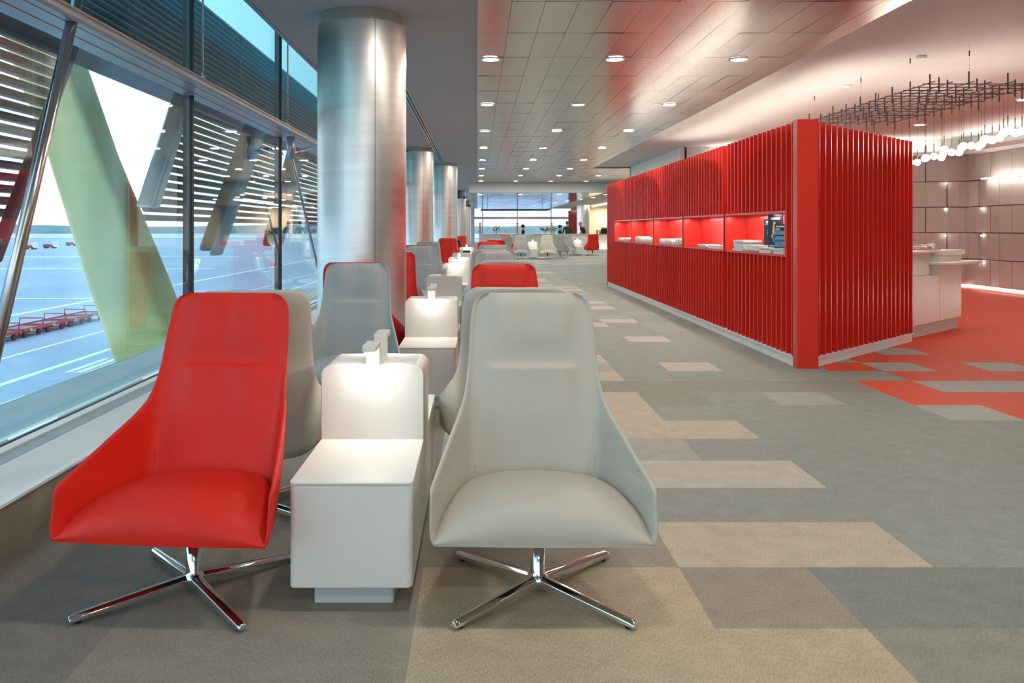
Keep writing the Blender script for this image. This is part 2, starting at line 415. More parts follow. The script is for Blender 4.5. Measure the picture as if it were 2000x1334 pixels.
# sill and ledge profile (extruded along the room)
ya, yb = -7, 50
struct(MB().box(-2.23, -1.92, ya, yb, .0, .205), 'trim_3', M_stone)
struct(MB().box(-2.23, -1.925, ya, yb, .205, .212).box(-1.945, -1.905, ya, yb, .205, .218, 1).box(-2.23, -2.215, ya, yb, .205, .216, 1), 'trim_4', [M_ledge, M_plinth])
mb = MB().box(-2.35, -2.232, ya, yb, 0, .214).box(-2.408, -2.35, ya, yb, 0, .222, 1).box(-2.447, -2.408, ya, yb, 0, .216, 2).box(-2.50, -2.447, ya, yb, 0, .224, 1)
struct(mb, 'trim_5', [M_slate, M_plinth, M_black, M_steel])
# exterior sill slab
struct(MB().box(-3.0, -2.50, ya, yb, -.4, .22), 'trim_6', mat('exterior_sill', (.30, .40, .43), .5, noise_s=4, noise_a=.1))
# transom beam
prof = [(-2.50, 2.462), (-2.19, 2.446), (-2.165, 2.448), (-2.152, 2.460), (-2.148, 2.478), (-2.152, 2.496), (-2.165, 2.508), (-2.20, 2.514), (-2.50, 2.516)]
struct(MB().prism(prof, 'y', ya, yb, 0), 'trim_7', mat('transom_paint', (.36, .38, .42), .35, .35, noise_s=3, noise_a=.04), bevel=.004)
struct(MB().box(-2.153, -2.146, ya, yb, 2.498, 2.510).box(-2.225, -2.221, ya, yb, 2.444, 2.450).box(-2.36, -2.355, ya, yb, 2.450, 2.458), 'trim_8', M_copper)
# ceiling edge fascia, roof over the glazing
struct(MB().box(-2.06, -2.02, ya, yb, ZC-.01, 5.7), 'trim_9', M_plaster)
struct(MB().box(-2.75, -2.0, ya, yb, 5.6, 5.8), 'ceiling', M_plaster)
# ------------------------------------------------------------------ tubes bracing the glazing
o = MB().tube((-2.2, 3.56, .225), (-2.2, 4.80, 3.15), .030, n=20).tube((-2.2, 3.545, .212), (-2.2, 3.56, .24), .045, n=16).build('brace_tube', M_rod)
tag(o, 'satin steel tube slanting up in front of the window at the left picture edge', 'brace')
o = MB().tube((-2.2, 9.82, 2.2), (-2.2, 12.1, .24), .016, n=12).tube((-2.2, 9.80, 2.42), (-2.2, 9.82, 2.15), .05, n=10, mi=0).tube((-2.2, 9.85, 2.22), (-2.2, 11.0, 2.40), .035, .02, n=10).build('brace_rod', M_steel)
tag(o, 'thin grey diagonal brace rod with knuckle by the window left of the big column', 'brace')
for i, (px, nm) in enumerate([(396, 'behind the near black mullion'), (562, 'just left of the big column')]):
    y = 1621*2.17/(932-px)
    o = MB().tube((-2.17, y, 2.505), (-2.17, y, 5.58), .0085, n=10).tube((-2.17, y, 2.505), (-2.17, y, 2.56), .018, .010, n=10).build('hanger_rod', M_rod)
    tag(o, 'thin vertical steel hanger rod above the transom, '+nm, 'hanger rod', 'hanger rods of the transom beam')

# ------------------------------------------------------------------ columns
cols = [(-1.10, 7.93, .42, 0, 'large brushed steel column nearest the camera, behind the grey armchair'),
        (-1.48, 20.9, .375, 0, 'second brushed steel column, partly hidden by the nearest column'),
        (-.98, 25.6, .37, 0, 'third brushed steel column with polished band at its top'),
        (-.96, 43.9, .365, 1, 'slim distant steel column with a tall dark collar, fourth in line'),
        (-.82, 60.0, .36, 1, 'farthest steel column with a dark collar beside the far window')]
for (x, y, r, dk, lab) in cols:
    t = empty('column', (x, y, 0), 0, lab, 'column', 'steel columns along the window')
    top = ZC; band = .16*r/.42*.62 if not dk else .42
    zt = top-band-.012
    m = MB(); prof = [(r, 0), (r, zt), (r*.955, zt)]
    m.lathe([(r, 0), (r, zt)], 96); m.lathe([(r, zt), (r*.9, zt+.001)], 96, smooth=False)
    m.build('shaft', M_col, t)
    MB().lathe([(r*.965, zt-.02), (r*.945, top)], 64).build('collar', M_capd if dk else M_cap, t)
    ms = MB()
    a = math.radians(-90+24)      # seam towards the camera
    for aa in (a, a+2*PI/3, a+4*PI/3):
        cx, cy = math.cos(aa)*(r+.0005), math.sin(aa)*(r+.0005); tx, ty = -math.sin(aa)*.003, math.cos(aa)*.003
        ms.add([(cx-tx, cy-ty, 0), (cx+tx, cy+ty, 0), (cx+tx, cy+ty, zt), (cx-tx, cy-ty, zt)], [(0, 1, 2, 3)])
    ms.build('panel_joint', M_seam, t)

# ------------------------------------------------------------------ armchair
def chair_shell():
    zs = [.272, .28, .30, .33, .37, .405, .425, .437, .444, .451, .462, .48, .50, .52, .54, .56, .58, .60, .615, .63, .65, .68, .71, .74, .765, .778, .786, .795, .81, .83, .86, .90, .94, .975, 1.0, 1.02, 1.037, 1.05, 1.059, 1.064]
    BW = [(.272, .235), (.30, .27), (.42, .285), (.56, .287), (.63, .283), (.70, .268), (.80, .258), (.92, .252), (.98, .246), (1.0, .243), (1.02, .238), (1.037, .229), (1.05, .217), (1.059, .202), (1.064, .185)]
    YB = [(.272, .180), (.30, .197), (.40, .220), (.60, .275), (.80, .335), (1.0, .40), (1.064, .412)]
    YF = [(.272, -.286), (.30, -.286), (.43, -.262), (.444, -.25), (.60, .115)]
    def RY(z): return .085-.045*sstep(.58, .80, z)
    def Fw(z):
        e = .010
        if z >= .66: return e
        if z >= .60:
            f0 = lerp_t(YB, .60)-RY(.60)-.115
            return e+(f0-e)*((.66-z)/.06)**1.5
        return lerp_t(YB, z)-RY(z)-lerp_t(YF, z)
    N = 18
    def section(z, inner):
        bw = lerp_t(BW, z); y = lerp_t(YB, z); f = Fw(z)
        rx = min(.15, bw*.6)+.05*sstep(.6, .8, z); ry = RY(z)
        xf = .385 if z > .30 else .385-(.30-z)*.35
        pts = []
        for i in range(9):
            a = i/8*PI/2
            pts.append((bw-rx+rx*math.sin(a), y-ry+ry*math.cos(a)))
        # shallow curve across the flat part
        k = min(1, f/.39)
        xe = bw+(xf-bw)*k
        for i in range(1, 9):
            q = i/8; bow = .012*math.sin(PI*q)*k
            pts.append((bw+(xe-bw)*q+bow, y-ry-f*q))
        # centre
        cpts = [((bw-rx)*i/5, y+.008*(1-(i/5)**2)) for i in range(5)]
        P = cpts+pts
        # resample
        L = [0]
        for a, b in zip(P, P[1:]): L.append(L[-1]+math.dist(a, b))
        R = []
        for i in range(N+1):
            s = L[-1]*i/N; j = 0
            while j < len(L)-2 and L[j+1] < s: j += 1
            t = (s-L[j])/(L[j+1]-L[j]); R.append((P[j][0]+(P[j+1][0]-P[j][0])*t, P[j][1]+(P[j+1][1]-P[j][1])*t))
        if inner:
            Q = []
            for i, p in enumerate(R):
                a = R[max(0, i-1)]; b = R[min(N, i+1)]
                d = Vector((b[0]-a[0], b[1]-a[1])).normalized(); nrm = Vector((d.y, -d.x))
                th = .044-.019*sstep(.16, .27, abs(p[0]))
                if z > 1.0: th *= max(.33, 1-((z-1.0)/.064)**2*.67)
                if abs(p[0]) < .26:
                    fx = 1-sstep(.125, .20, abs(p[0]))
                    up = (math.exp(-(.786-z)/.13) if z < .786 else sstep(.789, .93, z)*.9-.0)
                    th += fx*.028*up
                    th += .012*math.exp(-((z-.62)/.12)**2)*(1-sstep(.1, .25, abs(p[0])))
                th = .013+(th-.013)*(1-((i/N)**7))
                Q.append((p[0]+nrm.x*th, p[1]+nrm.y*th))
            R = Q
        return R
    vs = []; idx = {}
    nz = len(zs)
    for side in (0, 1):
        for k, z in enumerate(zs):
            R = section(z, side == 1)
            row = [(-p[0], p[1]) for p in R[:0:-1]]+R
            for i, p in enumerate(row):
                idx[(side, k, i)] = len(vs)
                zz = z
                if side == 0 and z > 1.03: zz = z-.004
                vs.append((p[0], p[1], zz))
    M = 2*N+1; fs = []
    for k in range(nz-1):
        for i in range(M-1):
            fs.append((idx[0, k, i], idx[0, k, i+1], idx[0, k+1, i+1], idx[0, k+1, i]))
            fs.append((idx[1, k, i], idx[1, k+1, i], idx[1, k+1, i+1], idx[1, k, i+1]))
        for i in (0, M-1):
            fs.append((idx[0, k, i], idx[0, k+1, i], idx[1, k+1, i], idx[1, k, i]))
    for i in range(M-1):
        fs.append((idx[0, nz-1, i], idx[0, nz-1, i+1], idx[1, nz-1, i+1], idx[1, nz-1, i]))
        fs.append((idx[0, 0, i], idx[0, 0, i+1], idx[1, 0, i+1], idx[1, 0, i]))
    return MB().add(vs, fs, 0, True), section
def chair_cushion():
    n, k = 20, 22; vs = []; fs = []
    ycs = [-.296, -.297, -.292, -.282, -.268, -.25, -.22, -.18, -.13, -.08, -.02, .03, .07, .11, .145, .172]
    ZCc = [(-.297, .30), (-.292, .335), (-.282, .36), (-.268, .378), (-.25, .391), (-.22, .405), (-.18, .415), (-.13, .421), (-.06, .422), (.04, .413), (.15, .40), (.215, .39)]
    ZSs = [(-.297, .278), (-.285, .284), (-.268, .295), (-.25, .306), (-.22, .322), (-.18, .338), (-.13, .352), (-.06, .366), (.04, .376), (.215, .38)]
    HW = [(-.297, .374), (-.20, .358), (0, .302), (.08, .268), (.13, .235), (.172, .185)]
    rows = [(-.292, 0.0)]+[(y, 1.0) for y in ycs[1:]]
    for (y, q) in rows:
        hw = lerp_t(HW, y)
        for i in range(n+1):
            s = i/n*2-1
            zs_ = lerp_t(ZSs, y); zc = lerp_t(ZCc, y)
            z = zs_+(zc-zs_)*(1-abs(s)**2.4)
            if q == 0: z = .274
            yy = y+(.012*s*s if y < -.2 else 0)
            vs.append((s*hw, yy, z))
    R = len(rows)
    for r in range(R-1):
        for i in range(n):
            a = r*(n+1)+i; fs.append((a, a+1, a+n+2, a+n+1))
    # underside
    o = len(vs)
    for r, (y, q) in enumerate(rows):
        hw = lerp_t(HW, y)
        for i in range(n+1):
            s = i/n*2-1; vs.append((s*hw*.985*(1-.15*sstep(.08, .17, y)), min(y, .135)+(.012*s*s if y < -.2 else 0), .272))
    for r in range(R-1):
        for i in range(n):
            a = o+r*(n+1)+i; fs.append((a, a+n+1, a+n+2, a+1))
    for r in range(R-1):
        for i in (0, n):
            a = r*(n+1)+i; b = o+a; fs.append((a, a+n+1, b+n+1, b))
    a = (R-1)*(n+1)
    for i in range(n): fs.append((a+i, a+i+1, o+a+i+1, o+a+i))
    for i in range(n): fs.append((i, i+1, o+i+1, o+i))
    return MB().add(vs, fs, 0, True)
def seam_tube(section, sgn):
    m = MB(); prev = None
    for k in range(14):
        z = .385+k*.018
        R = section(z, True)
        # point on the inner surface where back turns into the arm
        tgt = .262-.02*((z-.385)/.24)**2 if False else .232+.03*sstep(.385, .62, z)
        best = None
        for a, b in zip(R, R[1:]):
            if a[0] <= tgt <= b[0]:
                t = (tgt-a[0])/(b[0]-a[0]+1e-9); best = (tgt, a[1]+(b[1]-a[1])*t); break
        if best is None: continue
        p = (sgn*(best[0]-.0005), best[1]-.0005, z)
        if prev: m.tube(prev, p, .0018, n=6)
        prev = p
    return m
SH, SECT = chair_shell(); CU = chair_cushion()
def chair_base(root):
    MB().lathe([(.0, .262), (.0265, .262), (.0265, .075), (.033, .062), (.040, .052), (.040, .028), (.0, .028)], 28).build('pedestal', M_chrome, root)
    MB().box(-.09, .09, -.10, .10, .255, .274).build('seat_plate', M_dark, root, bevel=.004)
    for k in range(4):
        a = PI/4+k*PI/2; d = Vector((math.cos(a), math.sin(a), 0)); t = Vector((-d.y, d.x, 0))
        m = MB(); vs = []
        for (r, w, zt, zb) in ((.018, .023, .064, .026), (.12, .0215, .056, .022), (.41, .0175, .034, .010), (.428, .0155, .029, .010)):
            for (q, z) in ((-1, zb), (-1.0, zt-.010), (-.35, zt), (.35, zt), (1.0, zt-.010), (1, zb)):
                vs.append(tuple(d*r+t*w*q+Vector((0, 0, z))))
        fs = []
        for s in range(3):
            for i in range(6):
                j = (i+1) % 6; fs.append((s*6+i, s*6+j, s*6+6+j, s*6+6+i))
        fs.append(tuple(range(6))); fs.append(tuple(range(18, 24)))
        m.add(vs, fs)
        leg = m.build('leg', M_chrome, root, bevel=.003)
        c = d*.395
        MB().tube((c.x, c.y, 0), (c.x, c.y, .014), .011, n=12).build('glide', M_dark, leg)
_protos = {}
def make_chair(kind):
    if kind in _protos:
        p = _protos[kind]; c = copy_tree(p); return c
    m = dict(red=M_red, grey=M_grey, cool=M_cool, cream=M_cream)[kind]
    r = empty('armchair', (0, 0, 0))
    if 'mesh' not in _protos:
        sh = SH.build('shell', m, r, merge=True); cu = CU.build('seat', m, r, merge=True)
        sl = [seam_tube(SECT, 1), seam_tube(SECT, -1)]
        se = sl[0].build('piping', m, r); se2 = sl[1].build('piping', m, r)
        for q in (sh, cu):
            b = q.modifiers.new('sub', 'SUBSURF'); b.levels = 1; b.render_levels = 1
        _protos['mesh'] = (sh, cu, se, se2)
    else:
        for q in _protos['mesh']:
            c = q.copy(); c.data = q.data.copy(); c.data.materials[0] = m; C.objects.link(c); c.parent = r
    chair_base(r)
    _protos[kind] = r
    return r
def chair(kind, x, y, face, label, group, yaw=0):
    """face 'F': towards the camera, 'B': away"""
    c = make_chair(kind); c.location = (x, y, 0); c.rotation_euler = (0, 0, math.radians(yaw)+(PI if face == 'B' else 0))
    tag(c, label, 'armchair', group); return c
G1 = 'armchairs in rows along the window'
chair('red', -1.042, 3.05, 'F', 'bright red leather swivel armchair at front left facing the camera', G1, yaw=-5)
chair('grey', .222, 3.04, 'F', 'pale warm grey leather swivel armchair at front centre facing the camera', G1, yaw=0)
chair('grey', -1.06, 3.92, 'B', 'pale grey armchair turned away, right behind the front red armchair', G1, yaw=15)
chair('grey', .18, 4.12, 'B', 'pale grey armchair turned away, hidden behind the front pale grey armchair', G1)
chair('cool', -.912, 5.98, 'F', 'grey armchair facing the camera in front of the large steel column', G1)
chair('red', -.975, 6.93, 'B', 'red armchair turned away between grey armchair and large steel column', G1)
chair('red', .25, 5.84, 'F', 'red armchair facing the camera just behind the pale grey front pair', G1, yaw=8)
chair('grey', .245, 7.28, 'B', 'pale grey armchair turned away behind the red armchair on the aisle side', G1)
chair('red', -.95, 9.1, 'F', 'red armchair half hidden by the right edge of the large column', G1)
chair('cool', -1.01, 10.35, 'B', 'grey armchair turned away behind the column-side red armchair', G1)
chair('cool', .225, 9.6, 'F', 'grey armchair on the aisle whose top shows above the red armchair', G1)
chair('cool', .17, 10.9, 'B', 'grey armchair turned away, second top above the aisle red armchair', G1)
chair('cool', -.875, 12.45, 'F', 'grey armchair right of the large column, tall plain back', G1)
chair('cool', .28, 12.2, 'F', 'grey armchair on the aisle side beside the fourth console', G1)
chair('red', -1.0, 13.9, 'B', 'red armchair whose top edge shows above the grey one beside the column', G1)
chair('cool', .27, 14.1, 'B', 'grey armchair turned away on the aisle side past the fourth console', G1)
chair('cool', -1.02, 17.6, 'B', 'grey armchair turned away with its curved side showing before the red one', G1)
chair('red', .25, 16.9, 'F', 'red armchair on the aisle side, only its top edge showing far back', G1)
chair('red', .31, 19.9, 'B', 'dark red armchair seen side-on at the left of the aisle row', G1, yaw=20)
chair('red', -.82, 23.1, 'F', 'red armchair standing in front of the third steel column', G1)
chair('cool', -.88, 24.3, 'B', 'grey armchair back to back with the red one before the third column', G1)
chair('red', -.66, 31.6, 'F', 'small distant red armchair beyond the third column near the seated guest', G1)
chair('cool', -.72, 32.7, 'B', 'small distant grey armchair behind the distant red one by the column', G1)
G2 = 'armchairs in the far lounge'
chair('cool', 1.9, 36.0, 'F', 'far grey armchair left of the far white console, facing the camera', G2)
chair('red', 1.45, 37.3, 'F', 'far red armchair turned sideways behind the far grey armchair', G2, yaw=25)
chair('cream', 3.05, 36.0, 'F', 'far cream armchair right of the far white console, facing the camera', G2)
chair('cool', 3.75, 37.6, 'B', 'far grey armchair turned away behind the cream armchair', G2, yaw=-20)
chair('cool', 4.45, 41.0, 'F', 'far grey armchair facing the camera beside the rear white console', G2)
chair('red', 5.72, 41.2, 'B', 'far red armchair turned away at the right end near the cafe counter', G2)
chair('cool', 1.35, 39.8, 'F', 'far pale armchair left of the far red armchair', G2, yaw=-25)
chair('grey', 2.45, 40.5, 'B', 'far pale armchair showing between the front far grey and cream armchairs', G2)
chair('cool', .9, 30.5, 'B', 'grey armchair in mid distance left of the far red armchair', G2, yaw=30)

# ------------------------------------------------------------------ console tables with reading lamps
def make_console(front_on, back_on):
    r = empty('console_table', (0, 0, 0))  # body, tops, divider, plinth, two lamps
    w = .2135; L = 1.53; d0, d1 = .59, .93
    MB().prism(rrect(-w, w, 0, L, .022, 5), 'z', .082, .436).build('body', M_solid, r, bevel=.006, seg=3)
    for a, b in ((-.002, d0+.01), (d1-.01, L+.002)):
        MB().prism(rrect(-w-.001, w+.001, a, b, .022, 5), 'z', .440, .449).build('tabletop', M_solid, r, bevel=.0025)
    MB().box(-w+.004, w-.004, .004, L-.004, .434, .441).build('shadow_joint', M_solidg, r)
    MB().prism(rrect(-w, w, .436, .755, .038, 8, (0, 0, 1, 1)), 'y', d0, d1).build('divider', M_solid, r, bevel=.003, seg=2)
    MB().prism(rrect(-w+.072, w-.072, .07, L-.07, .012, 4), 'z', 0, .084).build('plinth', M_solidg, r, bevel=.003)
    for sgn, y0, on in ((-1, d0+.035, front_on), (1, d1-.035, back_on)):
        # an upright with an arm cantilevered towards the sitter
        pr = [(y0+sgn*0.028*-1, .752), (y0+sgn*.028, .752), (y0+sgn*.028, .828), (y0+sgn*.145, .828), (y0+sgn*.145, .853), (y0-sgn*.020, .853), (y0-sgn*.028, .845)]
        lamp = MB().prism(pr, 'x', -.028, .028).build('reading_lamp', M_solid, r, bevel=.003)
        ym, yl = y0+sgn*.034, y0+sgn*.135
        MB().box(-.020, .020, min(ym, yl), max(ym, yl), .8245, .8285).build('light_panel', M_led if on else M_ring, lamp)
    return r
cons = [(-.437, 2.87, 1, 1, 'large white console table between the two front armchairs, two reading lamps'),
        (-.372, 6.13, 1, 0, 'second white console table with lit lamp, beside the red armchair'),
        (-.40, 9.45, 0, 1, 'third white console table, its near face shaded grey'),
        (-.347, 12.95, 1, 1, 'fourth white console table with brightly lit divider'),
        (-.36, 15.85, 1, 1, 'fifth white console table, small with rounded divider top'),
        (-.37, 18.9, 0, 1, 'sixth white console table, shaded and mostly hidden'),
        (-.33, 25.1, 1, 1, 'seventh white console table, where the dark bag stands'),
        (2.45, 36.0, 1, 1, 'far white console table between grey and cream armchairs'),
        (5.02, 40.9, 1, 1, 'far white console table left of the far red armchair')]
cproto = {}
for (x, y, fo, bo, lab) in cons:
    k = (fo, bo)
    if k in cproto: c = copy_tree(cproto[k])
    else: c = make_console(fo, bo); cproto[k] = c
    c.location = (x, y, 0); tag(c, lab, 'console table', 'white console tables between armchairs')
    if fo: area_light('reading_lamp_light', (x, y+.59+.035-.09, .822),   .03, .85, (1, .95, .86), shape='RECTANGLE', size_y=.09)
    if bo: area_light('reading_lamp_light', (x, y+.93-.035+.09, .822),   .03, .85, (1, .95, .86), shape='RECTANGLE', size_y=.09)

# ------------------------------------------------------------------ red slatted wall
RX, SL = 3.04, .12          # slat face plane, slat depth
ZT, ZN0, ZN1 = 2.356, 1.068, 1.487
lbls = ['nearest red display unit with upright black leaflets and magazines', 'second red display unit with a thin stack of papers', 'third red display unit with rolled papers', 'fourth red display unit with a heap of papers', 'farthest red display unit with a row of small papers']
slat_full = MB().box(0, SL, -.008, .008, .10, ZT).build('slat', M_redp)
slat_up = MB().box(0, SL, -.008, .008, ZN1, ZT).build('slat', M_redp)
slat_lo = MB().box(0, SL, -.008, .008, .10, ZN0).build('slat', M_redp)
def put_slat(src, parent, x, y, rz=0):
    c = src.copy(); C.objects.link(c); c.parent = parent; c.location = (x, y, 0); c.rotation_euler = (0, 0, rz)
for k in range(5):
    a = 8.19+2.05*k; b = a+2.05
    if k == 0: a0 = 7.97
    else: a0 = a
    b0 = b if k < 4 else 19.4
    t = empty('display_unit', (RX, a, 0), 0, lbls[k], 'display unit', 'slatted red display units')
    na, nb = a, a+1.98
    m = MB(); X0, X1 = SL, SL+.02
    # back panel with an opening for the niche
    m.box(X0, X1, a0-a, b0-a, .10, ZN0-.02).box(X0, X1, a0-a, b0-a, ZN1+.02, ZT-.05)
    m.box(X0, X1, a0-a, 0, ZN0-.02, ZN1+.02).box(X0, X1, 1.98, b0-a, ZN0-.02, ZN1+.02)
    m.build('back_panel', M_redp, t)
    m = MB(); tk = .02
    m.box(0, .25, 0, 1.98, ZN0-tk, ZN0).box(0, .25, 0, 1.98, ZN1, ZN1+tk).box(0, .25, 0, tk, ZN0, ZN1).box(0, .25, 1.98-tk, 1.98, ZN0, ZN1).box(.25, .27, 0, 1.98, ZN0-tk, ZN1+tk)
    m.build('niche', M_redp, t)
    MB().box(.012, .20, a0-a, b0-a, 0, .082).box(-.004, .20, a0-a, b0-a, .084, .10).build('plinth', M_plinth, t)
    y = a0+.06; j = 0
    while y < b0-.02:  # upright slats of this unit
        if y > na-.005 and y < nb-.0:
            put_slat(slat_up, t, 0, y-a); put_slat(slat_lo, t, 0, y-a)
        else: put_slat(slat_full, t, 0, y-a)
        y += .137
for k in range(5):
    area_light('niche_light', (RX+.10, 8.19+2.05*k+.99, ZN1-.012), .03, 5.0, (1, .92, .86), shape='RECTANGLE', size_y=1.7)
# carcass: the body behind the slats
PA, PB = (3.236, 7.93), (5.14, 9.78)
dv = Vector((PB[0]-PA[0], PB[1]-PA[1])); LEN = dv.length; dv.normalize(); nv = Vector((dv.y, -dv.x))
ang = math.atan2(dv.y, dv.x)
t = empty('slatted_screen', (PA[0], PA[1], 0), 0, 'red slatted end screen with broad flat corner post, beside the white desk', 'screen')
scr = MB().box(.10, LEN, .12, .135, .10, ZT-.05).build('back_panel', M_redp, t); scr.rotation_euler = (0, 0, ang)
pl = MB().box(0, LEN, .012, .25, 0, .082).box(0, LEN, -.004, .25, .084, .10).build('plinth', M_plinth, t); pl.rotation_euler = (0, 0, ang)
k = 0; s = .10
ns = 20
for i in range(ns):
    s = .09+(LEN-.12)*i/(ns-1)
    c = slat_full.copy(); C.objects.link(c); c.parent = t; c.location = (dv.x*s, dv.y*s, 0); c.rotation_euler = (0, 0, ang+PI/2)
MB().box(RX-PA[0]-.005, .0, -.06, -.02, 0, ZT+.01).box(RX-PA[0]-.005, RX-PA[0]+.02, -.02, .05, 0, ZT+.01).build('corner_post', M_redp, t)
for q in (slat_full, slat_up, slat_lo): bpy.data.objects.remove(q)
carc = MB().box(5.06, 5.10, 10.2, 19.4, 0, ZT).build('wall_red', M_redp); carc['kind'] = 'structure'
# light trough on top of the red wall washing the cream ceiling
tr = MB().box(3.45, 4.95, 11.0, 19.2, ZT-.10, ZT-.06).build('wall_red_top', M_white); tr['kind'] = 'structure'
struct(MB().box(3.55, 3.60, 11.2, 19.0, ZT-.06, ZT-.04), 'trim_13', M_glow)
area_light('ceiling_wash', (4.4, 14.6, ZT-.02), .10, 36, (1, .90, .80), rot=(0, -2.45, 0), shape='RECTANGLE', size_y=9, spread=math.radians(110))
carc2 = MB().box(RX+.0, 5.10, 19.402, 19.43, 0.0, ZT).build('wall_red_end', M_redp); carc2['kind'] = 'structure'

# ------------------------------------------------------------------ things in the niches
def stack(name, x, y, z, w, l, hgt, nsh, label, cat, group, seed, rot=0):
    R = random.Random(seed); m = MB(); hh = hgt/nsh
    for i in range(nsh):
        dx, dy = R.uniform(-.012, .012), R.uniform(-.02, .02); z0 = i*hh
        m.box(-w/2+dx, w/2+dx, -l/2+dy, l/2+dy, z0, z0+hh*.92, 1)
        m.box(-w/2+dx, w/2+dx, -l/2+dy, l/2+dy, z0+hh*.92, z0+hh, 0)
    o = m.build(name, [M_paper, M_papere], loc=(x, y, z), rot=rot); tag(o, label, cat, group); return o
g = 'papers in the red niches'
NZ = ZN0+.002
stack('newspaper_stack', RX+.128, 9.72, NZ, .22, .36, .125, 5, 'tallest stack of folded newspapers at the back of the nearest red niche', 'newspaper', g, 1)
stack('newspaper_stack', RX+.128, 9.27, NZ, .22, .34, .075, 4, 'low newspaper stack in the nearest red niche beside the tallest stack', 'newspaper', g, 2)
stack('newspaper_stack', RX+.128, 8.82, NZ, .22, .34, .060, 4, 'low newspaper stack in nearest red niche under the upright leaflets', 'newspaper', g, 3)
stack('newspaper_stack', RX+.128, 8.43, NZ, .22, .28, .055, 3, 'newspaper stack at the near end of the nearest red niche', 'newspaper', g, 4)
stack('newspaper_stack', RX+.128, 10.75, NZ, .22, .5, .040, 3, 'flat newspaper stack at the near end of second red niche', 'newspaper', g, 5)
stack('newspaper_stack', RX+.128, 11.3, NZ, .22, .36, .045, 3, 'flat newspaper stack in the middle of second red niche', 'newspaper', g, 6)
def rolls(y0, y1, n, hgt, labs, seed):
    R = random.Random(seed)
    for i in range(n):
        y = y0+(y1-y0)*i/(n-1); r = R.uniform(.026, .04)*hgt
        m = MB().tube((-.11, 0, r), (.11, 0, r), r, n=14)
        m.tube((-.112, 0, r), (-.1105, 0, r), r*.6, n=12, mi=1)
        o = m.build('rolled_newspaper', [M_papere, M_paper], loc=(RX+.13, y, NZ))
        tag(o, 'rolled newspaper in the %s red niche, %s from the near end' % (labs, ordw[i]), 'newspaper', g)
rolls(12.6, 13.9, 9, 1.35, 'third', 2)
rolls(14.6, 16.0, 8, 1.5, 'fourth', 4)
rolls(16.8, 18.0, 7, 1.0, 'farthest', 6)
def leaflet(y, x, wid, hgt, label, kind, z=NZ, rz=0):
    # upright cover, face towards the room (-x) turned a little to the camera
    t = empty('magazine', (x, y, z), rz, label, 'magazine', 'upright magazines in the nearest niche')
    m = MB().box(-.004, .004, -wid/2, wid/2, 0, hgt, 0); m.build('cover', M_cover, t, bevel=.001)
    d = MB(); X0, X1 = -.0056, -.0042
    def bar(a, b, z0, z1, mi): d.box(X0, X1, -wid/2+wid*a, -wid/2+wid*b, hgt*z0, hgt*z1, mi)
    if kind == 0:
        bar(.15, .85, .88, .92, 0); bar(.12, .9, .78, .85, 1)
        pts = [(.5+.28*math.cos(a), .42+.3*math.sin(a)) for a in [PI*.05*i for i in range(21)]]
        for (a, b), (c, e) in zip(pts, pts[1:]):
            d.add([(X0, -wid/2+wid*a, hgt*b), (X0, -wid/2+wid*c, hgt*e), (X0, -wid/2+wid*(c*.8+.1), hgt*(e-.08)), (X0, -wid/2+wid*(a*.8+.1), hgt*(b-.08))], [(0, 1, 2, 3)], 1)
        bar(.3, .42, .12, .42, 1); bar(.5, .58, .10, .40, 1); bar(.15, .22, .25, .5, 0)
    elif kind == 1:
        bar(.15, .8, .84, .91, 0); bar(.1, .35, .5, .56, 0)
        d.prism([(-wid/2+wid*(.48+.28*math.cos(a)), hgt*(.34+.12*math.sin(a))) for a in [2*PI*i/18 for i in range(18)]], 'x', X0, X1, 2)
        d.add([(X0, wid*q[0], hgt*q[1]) for q in [(-.05, .76), (.1, .80), (.13, .70), (.2, .45), (-.0, .42), (-.02, .6)]], [(0, 1, 2, 3, 4, 5)], 2)
        bar(.35, .5, .12, .34, 2); bar(.55, .66, .16, .4, 3); bar(.2, .9, .03, .06, 0)
    else:
        bar(.1, .85, .86, .92, 0); bar(.05, .95, .55, .72, 3); bar(.1, .6, .60, .67, 0); bar(.05, .95, .32, .5, 3); bar(.1, .45, .35, .46, 4); bar(.05, .95, .06, .28, 3); bar(.15, .6, .1, .2, 4); bar(.5, .9, .74, .82, 4)
    d.build('cover_print', [M_papere, mat('teal_print', (.10, .22, .25), .5, noise_s=40, noise_a=.4), M_tan, M_blue, M_orange], t)
    return t
zl = NZ+.062
leaflet(9.05, RX+.17, .24, .285, 'upright black magazine with grey-green arch print in the nearest red niche', 0, z=zl+.015, rz=.35)
leaflet(8.74, RX+.10, .22, .345, 'tallest upright black magazine with tan figure print in the nearest red niche', 1, z=zl, rz=.35)
leaflet(8.52, RX+.07, .16, .25, 'upright magazine with blue and orange print in the nearest red niche', 2, z=zl-.005, rz=.35)

# ------------------------------------------------------------------ white desk
dP0, dP1 = Vector((5.29, 10.02)), Vector((6.50, 11.14))
dd = (dP1-dP0); DL = dd.length; an = math.atan2(dd.y, dd.x)
t = empty('reception_desk', (dP0.x, dP0.y, 0), an, 'white reception desk with stepped top and side shelf behind the red wall', 'desk')
MB().box(.03, DL-.03, .04, .85, 0, .15).build('plinth', mat('desk_plinth', (.55, .51, .48), .5, noise_s=2), t)
MB().box(-.08, DL*.5, 0, .85, .152, .735).build('cabinet', M_solid, t, bevel=.006)
MB().box(DL*.502, DL, 0, .85, .152, .985).build('cabinet', M_solid, t, bevel=.006)
MB().box(-.08, DL*.5, .10, .85, .737, 1.02).build('back_panel', M_solid, t, bevel=.006)
MB().box(-.08, DL*.62, .04, .9, 1.022, 1.05).box(DL*.5, DL+.05, -.03, .9, .987, 1.05).build('countertop', M_solid, t, bevel=.006)
